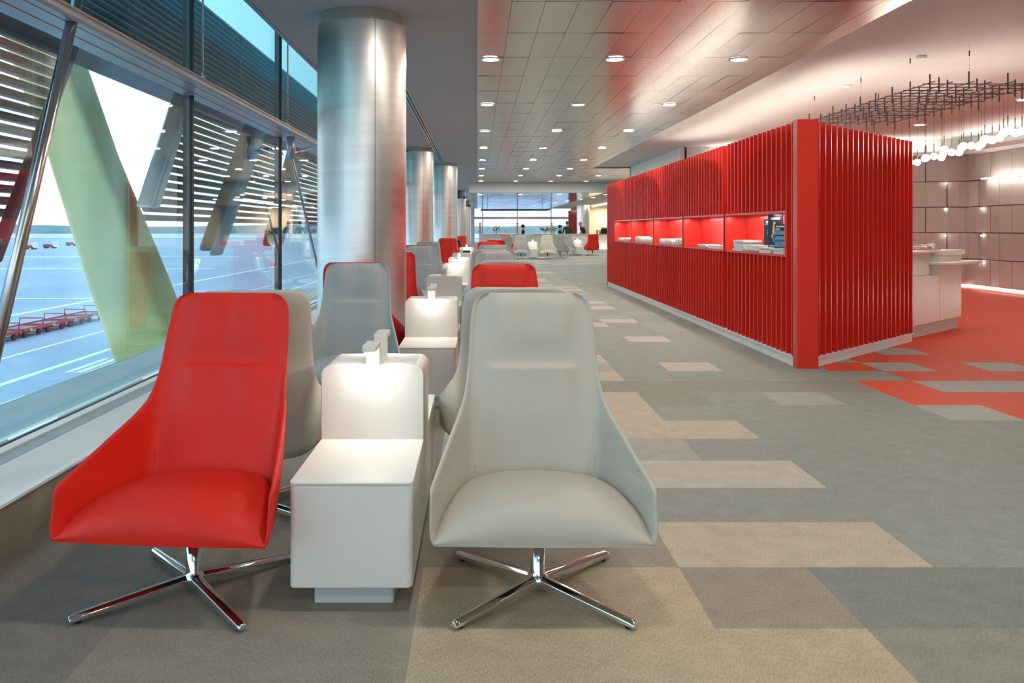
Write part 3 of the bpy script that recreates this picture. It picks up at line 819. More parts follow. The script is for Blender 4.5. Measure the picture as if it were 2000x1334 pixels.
sh = MB().prism(rrect(DL*.45, DL+.35, -.16, .20, .03, 4), 'z', .865, .90).build('side_shelf', M_solid, t, bevel=.006)
# tray of wrapped towels
tp = dP0+dd.normalized()*.9+Vector((-dd.y, dd.x)).normalized()*.2
t = empty('towel_tray', (tp.x, tp.y, 1.052), an, 'steel tray heaped with small white rolled towels on the white desk', 'tray')
MB().box(-.20, .20, -.13, .13, 0, .02).build('tray', M_rod, t, bevel=.004)
R = random.Random(5)
for i in range(16):
    x, y, lv = R.uniform(-.15, .15), R.uniform(-.09, .09), i % 3
    a = R.uniform(0, PI); z = .035+lv*.02*(1-abs(x)*3)
    MB().tube((x-.035*math.cos(a), y-.035*math.sin(a), z), (x+.035*math.cos(a), y+.035*math.sin(a), z), .016, n=10).build('rolled_towel', M_white, t)

# ------------------------------------------------------------------ panelled back wall with lights
def panel_wall(name, A, B, z1, seed, npn):
    A = Vector(A); B = Vector(B); d = (B-A); L = d.length; d.normalize(); nn = Vector((d.y, -d.x))
    if nn.y > 0 and abs(nn.y) > .5: nn = -nn
    if abs(nn.y) <= .5 and nn.x > 0: nn = -nn
    m = MB(); R = random.Random(seed)
    def P(s, o, z): return (A.x+d.x*s+nn.x*o, A.y+d.y*s+nn.y*o, z)
    m.add([P(0, -.02, 0), P(L, -.02, 0), P(L, -.02, ZC+.05), P(0, -.02, ZC+.05)], [(0, 1, 2, 3)], 1)
    pw = L/npn; ph = (z1-.06)/5
    for r in range(5):
        off = (r % 2)*.5
        for c in range(-1, npn+1):
            s0 = (c+off)*pw; s1 = s0+pw
            s0 = max(0, s0); s1 = min(L, s1)
            if s1-s0 < .1: continue
            za = .07+r*ph+.008; zb = .07+(r+1)*ph-.008
            oa, ob = (.03, .10) if (c+r) % 2 else (.10, .03)
            oc = .11
            sm = (s0+s1)/2
            vs = [P(s0+.010, oa, za), P(sm, oc, za), P(s1-.010, ob, za), P(s0+.010, oa, zb), P(sm, oc, zb), P(s1-.010, ob, zb),
                  P(s0+.006, -.01, za), P(s1-.006, -.01, za), P(s0+.006, -.01, zb), P(s1-.006, -.01, zb)]
            m.add(vs, [(0, 1, 4, 3), (1, 2, 5, 4), (0, 3, 8, 6), (2, 7, 9, 5), (3, 4, 5, 9, 8), (0, 6, 7, 2, 1)], 0)
    m.add([P(0, .02, z1+.03), P(L, .02, z1+.03), P(L, .02, ZC+.05), P(0, .02, ZC+.05)], [(0, 1, 2, 3)], 2)
    m.add([P(0, -.02, z1+.03), P(L, -.02, z1+.03), P(L, .02, z1+.03), P(0, .02, z1+.03)], [(0, 1, 2, 3)], 2)
    # glowing strip under the lowest panels
    m.add([P(0, .0, .01), P(L, .0, .01), P(L, .0, .06), P(0, .0, .06)], [(0, 1, 2, 3)], 3)
    struct(m, name, [M_panel, M_black, M_creamc, M_glow])
    return P, ph
P1, ph = panel_wall('wall_back', (5.3, 21.0), (11.2, 18.9), 2.98, 1, 7)
P2, ph = panel_wall('wall_right', (11.2, 18.9), (10.9, 5.0), 2.98, 2, 16)
for (px, py) in [(1846, 359), (1846, 409), (1845, 460), (1927, 408), (1927, 460), (1927, 512)]:
    # small star-like spots in the joints; depth from the wall they sit on
    if px < 1893:
        tt = (px-932)/1621; A = Vector((5.3, 21.0)); B = Vector((11.2, 18.9)); d = B-A
        s = (A.x-tt*A.y)/(tt*d.y-d.x); q = A+d*s; nn = Vector((-.33, -.94))
    else:
        tt = (px-932)/1621; A = Vector((11.2, 18.9)); B = Vector((10.9, 5.0)); d = B-A
        s = (A.x-tt*A.y)/(tt*d.y-d.x); q = A+d*s; nn = Vector((-1, 0))
    z = H-(py-447)/1621*q.y
    o = MB().sphere((0, 0, 0), .014, 10).build('spot_light', emit('spot_glow', (1, .95, .85), 30), loc=(q.x+nn.x*.12, q.y+nn.y*.12, z))
    tag(o, 'tiny bright spot in the panelled wall joint, %s wall, %s' % ('back' if px < 1893 else 'right', {359: 'upper', 408: 'upper', 409: 'middle', 460: 'middle' if px > 1893 else 'lower', 512: 'lower'}[py]), 'wall light', 'small spots in panelled wall')
o = MB().box(10.93, 10.97, 15.9, 18.0, 2.40, 2.425).build('light_bar', emit('bar_glow', (1, .95, .85), 14))
tag(o, 'slim horizontal glowing light bar on the right panelled wall', 'wall light')
# white volume behind the red wall, reaching up to the ceiling
struct(MB().box(5.12, 5.26, 21.05, 27.8, 0, ZC+.04), 'wall_white', M_white)
struct(MB().box(5.12, 10.4, 27.7, 27.8, 0, ZC+.04), 'wall_white_end', M_white)
for (x, y, l) in [(10.6, 12, 5), (8.0, 19.5, 3)]: pass
# cove lights along the top of the panelled walls, washing the cream ceiling
cA, cB = Vector((5.5, 20.93)), Vector((11.1, 18.94)); cn = Vector((-.335, -.942))
q = [cA, cB, cB+cn*.34, cA+cn*.34]
struct(MB().prism([tuple(v) for v in q], 'z', 2.985, 3.01).prism([tuple(v) for v in (cA+cn*.32, cB+cn*.32, cB+cn*.34, cA+cn*.34)], 'z', 3.01, 3.07), 'trim_15', M_creamc)
struct(MB().box(10.55, 11.15, 5.0, 18.7, 2.985, 3.01).box(10.55, 10.57, 5.0, 18.7, 3.01, 3.07), 'trim_16', M_creamc)
area_light('cove_light', (10.72, 11.8, 3.02), .06, 75, (1, .92, .84), rot=(0, 2.6, 0), shape='RECTANGLE', size_y=13)
area_light('cove_light', (8.22, 19.80, 3.02), 5.0, 34, (1, .92, .84), rot=(-2.6, 0, math.radians(-19.6)), shape='RECTANGLE', size_y=.06)
# strip under the lowest panels
area_light('led_strip_light', (10.80, 12.0, .05), .05, 8, WARM, rot=(0, 1.7, 0), shape='RECTANGLE', size_y=12)
area_light('led_strip_light', (8.3, 19.75, .05), 5.5, 5, WARM, rot=(-1.7, 0, 0), shape='RECTANGLE', size_y=.05)

# ------------------------------------------------------------------ pendant lattice with globes
LX = [5.04+.217*i for i in range(7)]; LY = [9.24+.21*j for j in range(18)]; LZ = 2.95
t = empty('pendant_chandelier', (5.6, 10.9, LZ), 0, 'dark rod lattice chandelier with hanging white glass globes above the red carpet', 'chandelier')
bx, by = 5.6, 10.9
for i, x in enumerate(LX):
    a = LY[0]-.06 if i % 2 else LY[0]-.10; b = LY[-1]+.08
    MB().box(x-.005-bx, x+.005-bx, a-by, b-by, -.005, .005).build('long_rod', M_dkrod, t)
for j, y in enumerate(LY):
    if j % 2 == 0 or j < 14:
        x0, x1 = (LX[0]-.08, LX[3]+.08) if j % 3 else (LX[0]-.08, LX[6]+.08)
        MB().box(x0-bx, x1-bx, y-.005-by, y+.005-by, -.018, -.008).build('cross_rod', M_dkrod, t)
        if j % 3: MB().box(LX[4]-.06-bx, LX[6]+.08-bx, y+.03-by, y+.04-by, .008, .018).build('cross_rod', M_dkrod, t)
R = random.Random(11); cnt = 0
for i, x in enumerate(LX):
    for j, y in enumerate(LY):
        if (i+j) % 2 == 0:
            a, b = R.uniform(-.14, -.06), R.uniform(.06, .13)
            MB().box(x-.006-bx, x+.006-bx, y-.006-by, y+.006-by, a, b).build('upright_rod', M_dkrod, t)
for i in (4, 5, 6):
    for j, y in enumerate(LY[:15]):
        if (i+j) % 2 == 0 or i == 5:
            x = LX[i]; z = 2.48-.075*(y-9.3)-.03*(6-i)*1.2+R.uniform(-.03, .03)
            zz = z-LZ
            g_ = MB().sphere((x-bx, y-by, zz), .045, 16).build('globe', M_gls, t)
            MB().box(x-.0012-bx, x+.0012-bx, y-.0012-by, y+.0012-by, zz+.04, -.03).box(x-.004-bx, x+.004-bx, y-.004-by, y+.004-by, zz+.04, zz+.17).build('cable', M_dkrod, g_)
for i, (x, y) in enumerate([(5.04, 9.66), (5.48, 9.24), (6.12, 9.24), (5.04, 10.9), (5.04, 12.4), (6.34, 11.2), (5.9, 12.2)]):
    MB().tube((x-bx, y-by, .0), (x-bx, y-by, ZC+.04-LZ), .0006, n=6).tube((x-bx, y-by, .30), (x-bx, y-by, .36), .007, n=8).build('suspension_wire', M_dkrod, t)
for (x, y) in ((5.3, 9.9), (5.3, 11.9)):
    MB().tube((x-bx, y-by, .40), (x-bx, y-by, ZC+.04-LZ), .06, n=20).build('ceiling_canopy', M_ring, t)

# ------------------------------------------------------------------ far end: glazing, cafe, partition
struct(MB().box(-2.0, -.2, 62.5, 62.7, 0, ZC), 'wall_far_left', M_plaster)
FY = 64.0
xs = [-2.0+1.5, .42, 3.1, 5.7, 7.1]
for i, (a, b) in enumerate(zip(xs, xs[1:])):
    w = empty('window_%d' % (17+i), (a, FY, 0)); w['kind'] = 'structure'
    MB().box(.03, b-a-.03, -.01, .01, .3, 2.92).build('pane', M_glassf, w)
    MB().box(-.04, .04, -.05, .05, 0, 2.92).build('mullion', M_steel, w)
    MB().box(0, b-a, -.12, .02, 2.08, 2.26).build('transom', M_steel, w)
struct(MB().box(-2.0, 7.2, FY-.1, FY+.1, 0, .3), 'wall_far', M_white)
struct(MB().box(7.1, 13.2, FY-1, FY-.8, 0, 2.92), 'wall_far_right', M_white)
struct(MB().box(6.6, 7.45, 60.0, 60.15, 0, 2.65), 'wall_far_red', mat('brick_red_wall', (.30, .045, .03), .6, noise_s=2))
t = empty('column', (7.15, 56, 0), 0, 'distant steel column beside the brick red wall at the far end', 'column', 'steel columns along the window')
MB().lathe([(.42, 0), (.42, 2.92)], 48).build('shaft', M_col, t)
# suspended dark light panel
o = MB().box(.2, 4.2, 47.0, 50.0, 2.40, 2.46).tube((.6, 48.5, 2.46), (.6, 48.5, 2.92), .01).tube((3.8, 48.5, 2.46), (3.8, 48.5, 2.92), .01).build('ceiling_raft', M_capd)
tag(o, 'dark rectangular raft hanging below the low far ceiling', 'ceiling raft')
# slatted rail screen
t = empty('baluster_screen', (.2, 58, 0), 0, 'tall thin baluster screen with wooden posts before the far window', 'screen')
MB().box(0, 5.4, -.02, .02, 1.70, 1.74).box(0, 5.4, -.02, .02, .1, .14).build('rail', M_ring, t)
for x in (0, 2.6, 5.0): MB().box(x-.06, x+.06, -.05, .05, 0, 1.78).build('post', M_wood, t)
for i in range(48): MB().box(.1+i*.107, .125+i*.107, -.012, .012, .14, 1.70).build('baluster', M_ring, t)
# long low partition
t = empty('low_partition', (.1, 44, 0), 0, 'long low white partition behind the far armchairs', 'partition')
MB().box(0, 5.7, 0, .12, 0, 1.03).build('panel', M_solid, t, bevel=.01)
MB().box(-.02, 5.72, -.08, .2, 1.03, 1.06).build('cap', M_solid, t, bevel=.004)
# cafe counter and lit alcove on the right
struct(MB().box(7.9, 12, 58, 58.1, 0, 2.92).box(7.75, 7.9, 57.8, 58.1, 0, 2.92), 'wall_cafe', mat('warm_white_wall', (.80, .66, .52), .6, noise_s=1))
struct(MB().box(7.95, 8.0, 44, 57.5, 2.84, 2.90), 'trim_10', M_glow)
struct(MB().box(7.8, 12, 54.7, 54.75, .0, .06), 'trim_11', M_glow)
area_light('cafe_light', (9.0, 56.8, 2.8), .6, 70, (1, .82, .62))
t = empty('cafe_counter', (7.95, 55.0, 0), 0, 'pale cafe counter at the far right behind the red armchair', 'counter')
MB().box(0, 4, 0, .8, 0, .94).build('body', M_white, t, bevel=.01); MB().box(-.05, 4.05, -.05, .85, .94, 1.0).build('top', M_wood, t)
t = empty('coffee_machine', (8.59, 55.4, 1.0), 0, 'dark coffee machine on the cafe counter', 'coffee machine')
MB().box(-.3, .3, -.2, .2, 0, .1).box(-.3, .3, .05, .2, .1, .32).build('body', M_cover, t); MB().box(-.32, .32, -.22, .22, .32, .42).build('hood', M_rod, t)
for i, (x, c) in enumerate([(8.0, M_orange), (8.2, M_rod), (8.98, M_orange), (9.2, M_tan)]):
    o = MB().lathe([(0, 0), (.06, 0), (.09, .14), (.07, .26), (.0, .28)], 14).build('jar', c, loc=(x, 55.3, 1.0))
    tag(o, '%s jar on the cafe counter, %s from the left' % (['orange', 'steel', 'orange', 'tan'][i], ordw[i]), 'jar', 'jars on the cafe counter')
# flower arrangements on the partition
def bouquet(x, y, z, n, lab, seed, green=False):
    R = random.Random(seed); t = empty('flower_arrangement', (x, y, z), 0, lab, 'flowers')
    MB().lathe([(0, 0), (.05, 0), (.06, .12), (.03, .16), (0.0, .16)], 14).build('vase', M_solid, t)
    ms, ml, mf = MB(), MB(), MB()
    for i in range(n):
        a = R.uniform(0, 2*PI); r = R.uniform(.05, .3); h = R.uniform(.18, .42)
        ms.tube((0, 0, .1), (r*math.cos(a), r*math.sin(a), h), .006, n=5)
        mf.sphere((r*math.cos(a), r*math.sin(a), h), R.uniform(.03, .05), 8)
        a += .6; ml.sphere((r*.8*math.cos(a), r*.8*math.sin(a), h*.8), .05, 8, sc=(1.4, .5, .3))
    ms.build('stems', M_green, t); ml.build('leaves', M_green, t); mf.build('petals', M_white, t)
M_green = mat('leaf_green', (.06, .12, .05), .5, noise_s=10, noise_a=.3)
bouquet(1.0, 44.06, 1.062, 12, 'white orchid arrangement on the low partition at left', 1)
bouquet(3.6, 44.06, 1.062, 16, 'wide white flower and leaf arrangement on the low partition at right', 2)
bouquet(4.1, 44.06, 1.062, 12, 'smaller white flower bunch right of the wide arrangement', 3)

# ------------------------------------------------------------------ people
def person(name_label, x, y, rz, pose, hair, top, legs, group='people in the far lounge'):
    """pose: dict of joint positions (x,y,z)"""
    J = pose
    pts = []; rad = []; ed = []
    def add(p, r, par=None):
        pts.append(p); rad.append(r)
        if par is not None: ed.append((par, len(pts)-1))
        return len(pts)-1
    pel = add(J['pelvis'], .13); wa = add(J['waist'], .115, pel); ch = add(J['chest'], .145, wa); nk = add(J['neck'], .055, ch)
    hb = add(J['chin'], .075, nk); hm = add(J['head'], .095, hb); ht = add(J['crown'], .06, hm)
    no = add(tuple(Vector(J['head'])*.6+Vector(J['chin'])*.4+Vector((0, -.10, 0))), .018, hb)
    for s in ('l', 'r'):
        sh = add(J['sh_'+s], .062, ch); el = add(J['el_'+s], .043, sh); wr = add(J['wr_'+s], .03, el)
        d = (Vector(J['wr_'+s])-Vector(J['el_'+s])).normalized()
        pm = add(tuple(Vector(J['wr_'+s])+d*.06), .034, wr)
        q = d.orthogonal().normalized()
        for f in range(4): add(tuple(Vector(J['wr_'+s])+d*(.15-.012*abs(f-1.4))+q*(.024*(f-1.5))), .009, pm)
        add(tuple(Vector(J['wr_'+s])+d*.08+q*.055), .010, pm)
        hp = add(J['hip_'+s], .085, pel); kn = add(J['kn_'+s], .06, hp); an_ = add(J['an_'+s], .04, kn)
        add(tuple(Vector(J['an_'+s])+Vector((0, -.16, -.05))), .032, an_)
    me = bpy.data.meshes.new('person'); me.from_pydata(pts, ed, [])
    o = bpy.data.objects.new('person', me); C.objects.link(o)
    sk = o.modifiers.new('skin', 'SKIN'); o.modifiers.new('s', 'SUBSURF').levels = 1
    for i, v in enumerate(me.skin_vertices[0].data): v.radius = (rad[i], rad[i]*.92)
    me.skin_vertices[0].data[0].use_root = True
    dg = bpy.context.evaluated_depsgraph_get(); m2 = bpy.data.meshes.new_from_object(o.evaluated_get(dg))
    o.modifiers.clear(); o.data = m2; m2.name = 'person'
    m2.materials.clear()
    for m in (top, legs, M_skin): m2.materials.append(m)
    zn = J['neck'][2]-.03; zp = J['waist'][2]-.06
    for p in m2.polygons:
        c = p.center; mi = 0
        if c.z > zn and Vector((c.x-J['head'][0], c.y-J['head'][1])).length < .2: mi = 2
        elif c.z < zp: mi = 1
        for s in ('l', 'r'):
            if (c-Vector(J['wr_'+s])).length < .16 and (c-Vector(J['el_'+s])).length > (Vector(J['wr_'+s])-Vector(J['el_'+s])).length: mi = 2
        p.material_index = mi; p.use_smooth = True
    o.location = (x, y, 0); o.rotation_euler = (0, 0, rz); tag(o, name_label, 'person', group)
    hd = Vector(J['head'])
    MB().sphere((hd.x, hd.y+.022, hd.z+.045), .112, 14, sc=(.95, 1, .95)).build('hair', hair, o)
    e = MB()
    for s in (-1, 1): e.sphere((hd.x+s*.033, hd.y-.087, hd.z-.005), .011, 8)
    e.build('eyes', M_cover, o)
    return o
stand = dict(pelvis=(0, 0, .95), waist=(0, 0, 1.10), chest=(0, 0, 1.32), neck=(0, .0, 1.50), chin=(0, -.01, 1.57), head=(0, -.01, 1.65), crown=(0, 0, 1.74),
  sh_l=(-.19, 0, 1.42), el_l=(-.25, .03, 1.14), wr_l=(-.24, -.06, .90), sh_r=(.19, 0, 1.42), el_r=(.25, .03, 1.14), wr_r=(.24, -.06, .90),
  hip_l=(-.10, 0, .88), kn_l=(-.11, -.02, .50), an_l=(-.11, .02, .09), hip_r=(.10, 0, .88), kn_r=(.11, -.02, .50), an_r=(.11, .02, .09))
def scaled(p, k): return {a: (b[0]*k, b[1]*k, b[2]*k) for a, b in p.items()}
sit = dict(pelvis=(0, .05, .50), waist=(0, .06, .64), chest=(0, .03, .88), neck=(0, -.01, 1.05), chin=(0, -.04, 1.12), head=(0, -.05, 1.19), crown=(0, -.03, 1.28),
  sh_l=(-.18, .02, .97), el_l=(-.24, -.06, .72), wr_l=(-.14, -.28, .68), sh_r=(.18, .02, .97), el_r=(.24, -.06, .72), wr_r=(.14, -.28, .68),
  hip_l=(-.09, 0, .48), kn_l=(-.11, -.42, .50), an_l=(-.11, -.42, .09), hip_r=(.09, 0, .48), kn_r=(.11, -.42, .50), an_r=(.11, -.42, .09))
lean = dict(stand); lean.update(chest=(0, -.10, 1.30), neck=(0, -.18, 1.46), chin=(0, -.22, 1.52), head=(0, -.24, 1.60), crown=(0, -.25, 1.69), sh_l=(-.19, -.12, 1.40), sh_r=(.19, -.12, 1.40),
  el_l=(-.24, -.02, 1.14), wr_l=(-.22, -.20, .98), el_r=(.24, -.0, 1.14), wr_r=(.22, -.18, .98), kn_l=(-.11, -.2, .52), an_l=(-.11, -.22, .09), kn_r=(.11, .06, .5), an_r=(.11, .26, .12))
person('man in dark suit standing behind the low partition near the red wall', 5.05, 46.5, 0, scaled(stand, .98), M_hair, M_suit, M_suit)
person('dark haired woman in black standing left of the man in the dark suit', 4.72, 47.2, 1.2, scaled(stand, .86), M_hair, M_suit, M_suit)
person('person in black with tied hair standing alone behind the partition', 2.6, 47.0, 1.3, scaled(stand, .87), M_hair, M_suit, M_trous)
person('older man in dark shirt leaning forward beside the far steel column', 6.1, 47.5, -1.2, scaled(lean, 1.0), M_hairg, M_shirt, M_trous)
person('seated guest in black beside the column, by the console with the bag', -.78, 27.6, .6, sit, M_hairg, M_suit, M_suit)
# the guest's stool and the bag on the console
t = empty('pouf', (-.80, 27.66, 0), 0, 'round grey pouf under the seated guest', 'stool')
MB().lathe([(0, .02), (.24, .02), (.26, .10), (.26, .34), (.23, .40), (0, .41)], 28).build('seat', M_cool, t)
MB().lathe([(0, 0), (.2, 0), (.2, .03), (0, .03)], 24).build('foot', M_dark, t)
t = empty('handbag', (-.38, 25.35, .45), .3, 'black handbag standing on the distant white console', 'bag')
MB().box(-.16, .16, -.07, .07, 0, .22).build('body', M_cover, t, bevel=.02, seg=3)
m = MB(); pv = None
for i in range(13):
    a = PI*i/12; p = (.09*math.cos(a), 0, .22+.12*math.sin(a))
    if pv: m.tube(pv, p, .007, n=6)
    pv = p
m.build('handle', M_cover, t)

# ------------------------------------------------------------------ outside
GZ = -5.0
def apron_mat():
    m = bpy.data.materials.new('concrete_apron'); m.use_nodes = True; n = m.node_tree; b = n.nodes['Principled BSDF']; b.inputs['Roughness'].default_value = .75
    t = n.nodes.new('ShaderNodeTexCoord'); z = n.nodes.new('ShaderNodeTexNoise'); z.inputs['Scale'].default_value = .09; z.inputs['Detail'].default_value = 8
    mp = n.nodes.new('ShaderNodeMapping'); mp.inputs['Scale'].default_value = (1, .35, 1); n.links.new(t.outputs['Object'], mp.inputs[0]); n.links.new(mp.outputs[0], z.inputs[0])
    r = n.nodes.new('ShaderNodeValToRGB'); n.links.new(z.outputs['Fac'], r.inputs[0])
    r.color_ramp.elements[0].position = .35; r.color_ramp.elements[0].color = (.25, .34, .44, 1); r.color_ramp.elements[1].position = .65; r.color_ramp.elements[1].color = (.33, .43, .53, 1)
    n.links.new(r.outputs[0], b.inputs['Base Color']); return m
M_apron = apron_mat()
struct(MB().box(-900, 600, -200, 1400, GZ-1, GZ), 'ground', M_apron)
M_paint = mat('white_road_paint', (.72, .78, .80), .6, noise_s=3, noise_a=.2)
mb = MB()
for (x, w, a, b) in ((-19.3, .18, 20, 120), (-23.1, .12, 20, 160), (-34, .3, 30, 260)): mb.box(x-w, x+w, a, b, GZ+.002, GZ+.012)
for i in range(7):
    mb.box(-17.2+i*.45, -16.95+i*.45, 28, 31.5, GZ+.002, GZ+.012)
for i in range(4): mb.box(-18.2+i*.5, -17.9+i*.5, 36.5, 40.5, GZ+.002, GZ+.012)
for i in range(0, 12, 4): mb.box(-220, -30-i*3, 75+i*14, 75.6+i*14.3, GZ+.002, GZ+.012)
struct(mb, 'ground_marking', M_paint)
# hills on the horizon
mb = MB(); R = random.Random(4); pts = []
for i in range(121):
    x = -1500+i*30; h = 3+4.5*noise.noise(Vector((i*.13, 0, 0)))+2*noise.noise(Vector((i*.5, 3, 0)))+4
    pts.append((x, h))
vs = []
for x, h in pts: vs += [(x, 1150, GZ), (x, 1180, GZ+max(2, h*1.0)+4), (x, 1300, GZ+3)]
mb.add(vs, [f for i in range(120) for f in ((3*i, 3*i+3, 3*i+4, 3*i+1), (3*i+1, 3*i+4, 3*i+5, 3*i+2))], 0, True)
struct(mb, 'hills', mat('far_hills', (.12, .22, .24), .9, noise_s=.02, noise_a=.3))
struct(MB().box(-1500, 1500, 520, 900, GZ+.02, GZ+.6), 'grass_strip', mat('pale_grass', (.52, .56, .56), .9, noise_s=.02, noise_a=.1))
# baggage dollies
M_dred = mat('dolly_red', (.45, .03, .04), .5, noise_s=10, noise_a=.2)
M_dgrey = mat('dolly_deck', (.10, .14, .18), .5, noise_s=10, noise_a=.2)
M_dyel = mat('dolly_yellow', (.7, .45, .03), .5, noise_s=10, noise_a=.1)
dproto = None
dl_ = [(-29.6, 48.6, 'grey-green baggage dolly outside, leftmost, standing apart behind the slanting tube'), (-26.9, 46.3, 'empty baggage dolly outside, near end of the train, crossed by the slanting tube'), (-26.9, 49.0, 'empty red baggage dolly outside, second of the train from the tube'),
       (-26.9, 51.7, 'red railed baggage dolly outside, middle of the train'), (-26.9, 54.4, 'baggage dolly outside, fourth of the train from the tube'), (-26.9, 57.1, 'farthest baggage dolly outside, touching the yellow strut edge')]
for i, (X, Y, lab) in enumerate(dl_):
    if dproto is None:
        t = empty('baggage_dolly', (0, 0, 0)); dproto = t
        MB().box(-.75, .75, -1.15, 1.15, .42, .50).build('deck', M_dgrey, t)
        m = MB().box(-.8, .8, 1.12, 1.2, .36, .56).box(-.8, .8, -1.2, -1.12, .36, .56).box(-.8, -.73, -1.15, 1.15, .38, .56).box(.73, .8, -1.15, 1.15, .38, .56)
        m.box(-.04, .04, -1.44, -1.2, .34, .40); m.build('frame', M_dred, t)
        MB().tube((-.7, 1.1, .56), (-.7, 1.1, .95), .03, n=8).tube((.7, 1.1, .56), (.7, 1.1, .95), .03, n=8).tube((-.7, 1.1, .95), (.7, 1.1, .95), .03, n=8).build('rail', M_dred, t)
        MB().box(-.82, -.6, 1.205, 1.22, .36, .54).box(.6, .82, 1.205, 1.22, .36, .54).box(.801, .81, -.6, -.3, .38, .52).build('reflector', M_dyel, t)
        for sx in (-.6, .6):
            for sy in (-.8, .8):
                MB().tube((sx-.07, sy, .18), (sx+.07, sy, .18), .18, n=16).build('wheel', M_dark, t)
    else: t = copy_tree(dproto)
    t.location = (X, Y, GZ); t.rotation_euler = (0, 0, random.uniform(-.05, .05)); tag(t, lab, 'baggage dolly', 'baggage dollies on the apron')
for (px, py, lab) in [(58, 487, 'tiny red airport vehicle far out on the apron, leftmost'), (98, 485, 'tiny red and white airport vehicle far out on the apron, middle'), (140, 480, 'tiny red low airport vehicle far out on the apron, rightmost')]:
    Y = (H-GZ)*1621/(py-447); X = (px-932)/1621*Y
    t = empty('airport_vehicle', (X, Y, GZ), 0, lab, 'vehicle', 'vehicles far on the apron')
    MB().box(-1.8, 1.2, -1, 1, .4, 1.3).build('body', M_dred, t); MB().box(1.2, 2.2, -1, 1, .4, 2.2).build('cab', M_white, t)
    for sx in (-1.2, 1.4): MB().tube((sx, -1.05, .4), (sx, 1.05, .4), .4, n=12).build('wheels', M_dark, t)

# big inclined struts of the facade
def strut(name, pts, wx, wy, m, lab, bev=.06):
    """pts: (y, z) axis points on plane X given; horizontal section wx by wy"""
    (X, y0, z0), (_, y1, z1) = pts
    vs = []
    for (y, z) in ((y0, z0), (y1, z1)):
        vs += [(X-wx/2, y-wy/2, z), (X+wx/2, y-wy/2, z), (X+wx/2, y+wy/2, z), (X-wx/2, y+wy/2, z)]
    o = MB().add(vs, [(0, 3, 2, 1), (4, 5, 6, 7), (0, 1, 5, 4), (1, 2, 6, 5), (2, 3, 7, 6), (3, 0, 4, 7)]).build(name, m, bevel=bev, seg=5)
    tag(o, lab, 'facade strut', 'slanting struts outside the window'); return o
def big_strut():
    X = -5.9; vs = []
    def at(px, py): Y = 1621*-X/(932-px); return Y, H+(447-py)/1621*Y
    (ya_, za_), (yb_, zb_) = at(163, 300), at(258, 560)
    f = lambda z: ya_+(yb_-ya_)*(z-za_)/(zb_-za_)
    for z, k in ((4.4, .98), (za_, 1.04), (zb_, 1.42), (-1.6, 1.62), (-5.0, 1.7)):
        y = f(max(z, -2.5)); wx, wy = .74*k, .78*k
        q = rrect(X-wx/2, X+wx/2, y-wy/2, y+wy/2, .10*k, 4); n_ = len(q)
        vs += [(p[0], p[1], z) for p in q]
    fs = [(r*n_+i, r*n_+(i+1) % n_, (r+1)*n_+(i+1) % n_, (r+1)*n_+i) for r in range(4) for i in range(n_)]+[tuple(range(n_)), tuple(range(4*n_, 5*n_))]
    m = MB().add(vs, fs, 0, True); m.sm[-1] = m.sm[-2] = False
    o = m.build('facade_strut', M_yel); tag(o, 'huge yellow-green slanting strut outside the window behind the red armchair', 'facade strut', 'slanting struts outside the window')
big_strut()
LXp = -5.0
def edgeY(y14, z): return y14+(z-1.4)*.82
def seg(X, px0, py0, px1, py1, za, zb):
    # a straight member on the plane x = X through two sight lines, cut at heights za..zb
    Ya = 1621*-X/(932-px0); Za = H+(447-py0)/1621*Ya; Yb = 1621*-X/(932-px1); Zb = H+(447-py1)/1621*Yb
    f = lambda z: Ya+(Yb-Ya)*(z-Za)/(Zb-Za)
    return [(X, f(za), za), (X, f(zb), zb)]
SX = -4.6
strut('facade_strut', seg(SX, 132, 120, 14, 440, 1.0, 3.46), .12, .12, M_louver, 'dark strut at the edge of the louvres by the left picture edge', .03)
strut('facade_strut', seg(SX, 353, 203, 286, 415, 1.62, 3.46), .26, .30, M_steel, 'pale grey strut bounding the white sky opening on its right', .05)
strut('facade_strut', seg(SX, 492, 258, 415, 480, .95, 3.46), .3, .62, M_louver, 'wide dark strut between louvre bays seen right of the black mullion', .08)
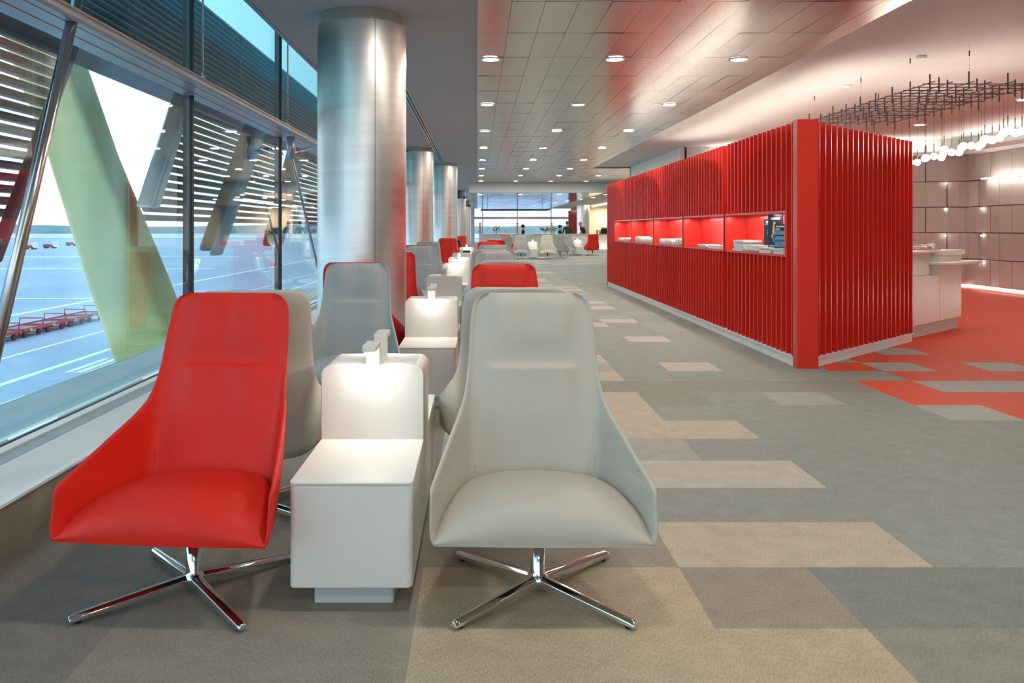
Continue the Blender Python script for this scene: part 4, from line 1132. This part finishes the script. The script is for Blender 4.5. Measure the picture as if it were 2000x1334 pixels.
strut('facade_strut', seg(-4.2, 506, 270, 428, 480, .9, 3.46), .18, .24, M_blued, 'slim blue-grey strut between louvre bays seen above the red armchair', .05)
strut('facade_strut', seg(SX, 578, 300, 535, 470, .95, 3.46), .3, .95, M_louver, 'dark strut outside behind the diagonal brace rod', .08)
def louvers(lab, ya, yb, sa, sb, z0, z1, pitch, hgt, m, X=LXp):
    t = empty('louvre_screen', (X, ya, 0), 0, lab, 'louvre screen', 'louvre screens outside the window')
    z = z0
    while z < z1:
        a = ya+(z-1.4)*.82*sa; b = yb+(z-1.4)*.82*sb
        s = [(.05, z+hgt*.1), (.07, z+hgt*.5), (.05, z+hgt*.9), (-.03, z+hgt), (-.05, z+hgt*.5), (-.03, z)]
        MB().prism(s, 'y', a-ya, b-ya, 0, True).build('slat', m, t)
        z += pitch
louvers('dark louvre screen outside at the left edge above the apron', 3.0, 8.9, 0, .78, 1.45, 3.45, .128, .092, M_louver)
louvers('dark louvre screen outside between the sky opening and the wide dark strut', 12.35, 15.95, 1, 1, 1.45, 3.45, .134, .094, M_louver)
louvers('dark louvre screen outside above the pale grey armchair behind the red one', 17.1, 19.7, 1, 1, 1.45, 3.45, .134, .094, M_louver)
louvers('dark louvre screen outside seen beside the large steel column', 21.0, 27, 1, 1, 1.45, 3.45, .134, .094, M_louver)
louvers('dense dark louvre screen outside behind the upper window', 2.0, 44, 0, 0, 3.52, 5.4, .105, .103, M_louverd)
struct(MB().box(LXp-.2, -4.08, 2, 44, 3.455, 3.52), 'trim_12', M_louver)

# ------------------------------------------------------------------ closing walls behind and beside the camera
struct(MB().box(13.2, 13.35, -7, YE, 0, ZC+.2), 'wall_right_outer', M_white)
w = empty('window_30', (-2, -7, 0)); w['kind'] = 'structure'
MB().box(0, 6.5, -.01, .01, 0, ZC).build('pane', M_glassf, w)  # unseen glazing, assumed so that skylight enters from behind the camera
struct(MB().box(4.5, 13.2, -7.1, -7.0, 0, ZC+.2), 'wall_behind', M_creamc)  # unseen wall, added to cut the frontal light on the red slats
for i in range(3): MB().box(i*3-.03, i*3+.03, -.05, .05, 0, ZC).build('mullion', M_black, w)
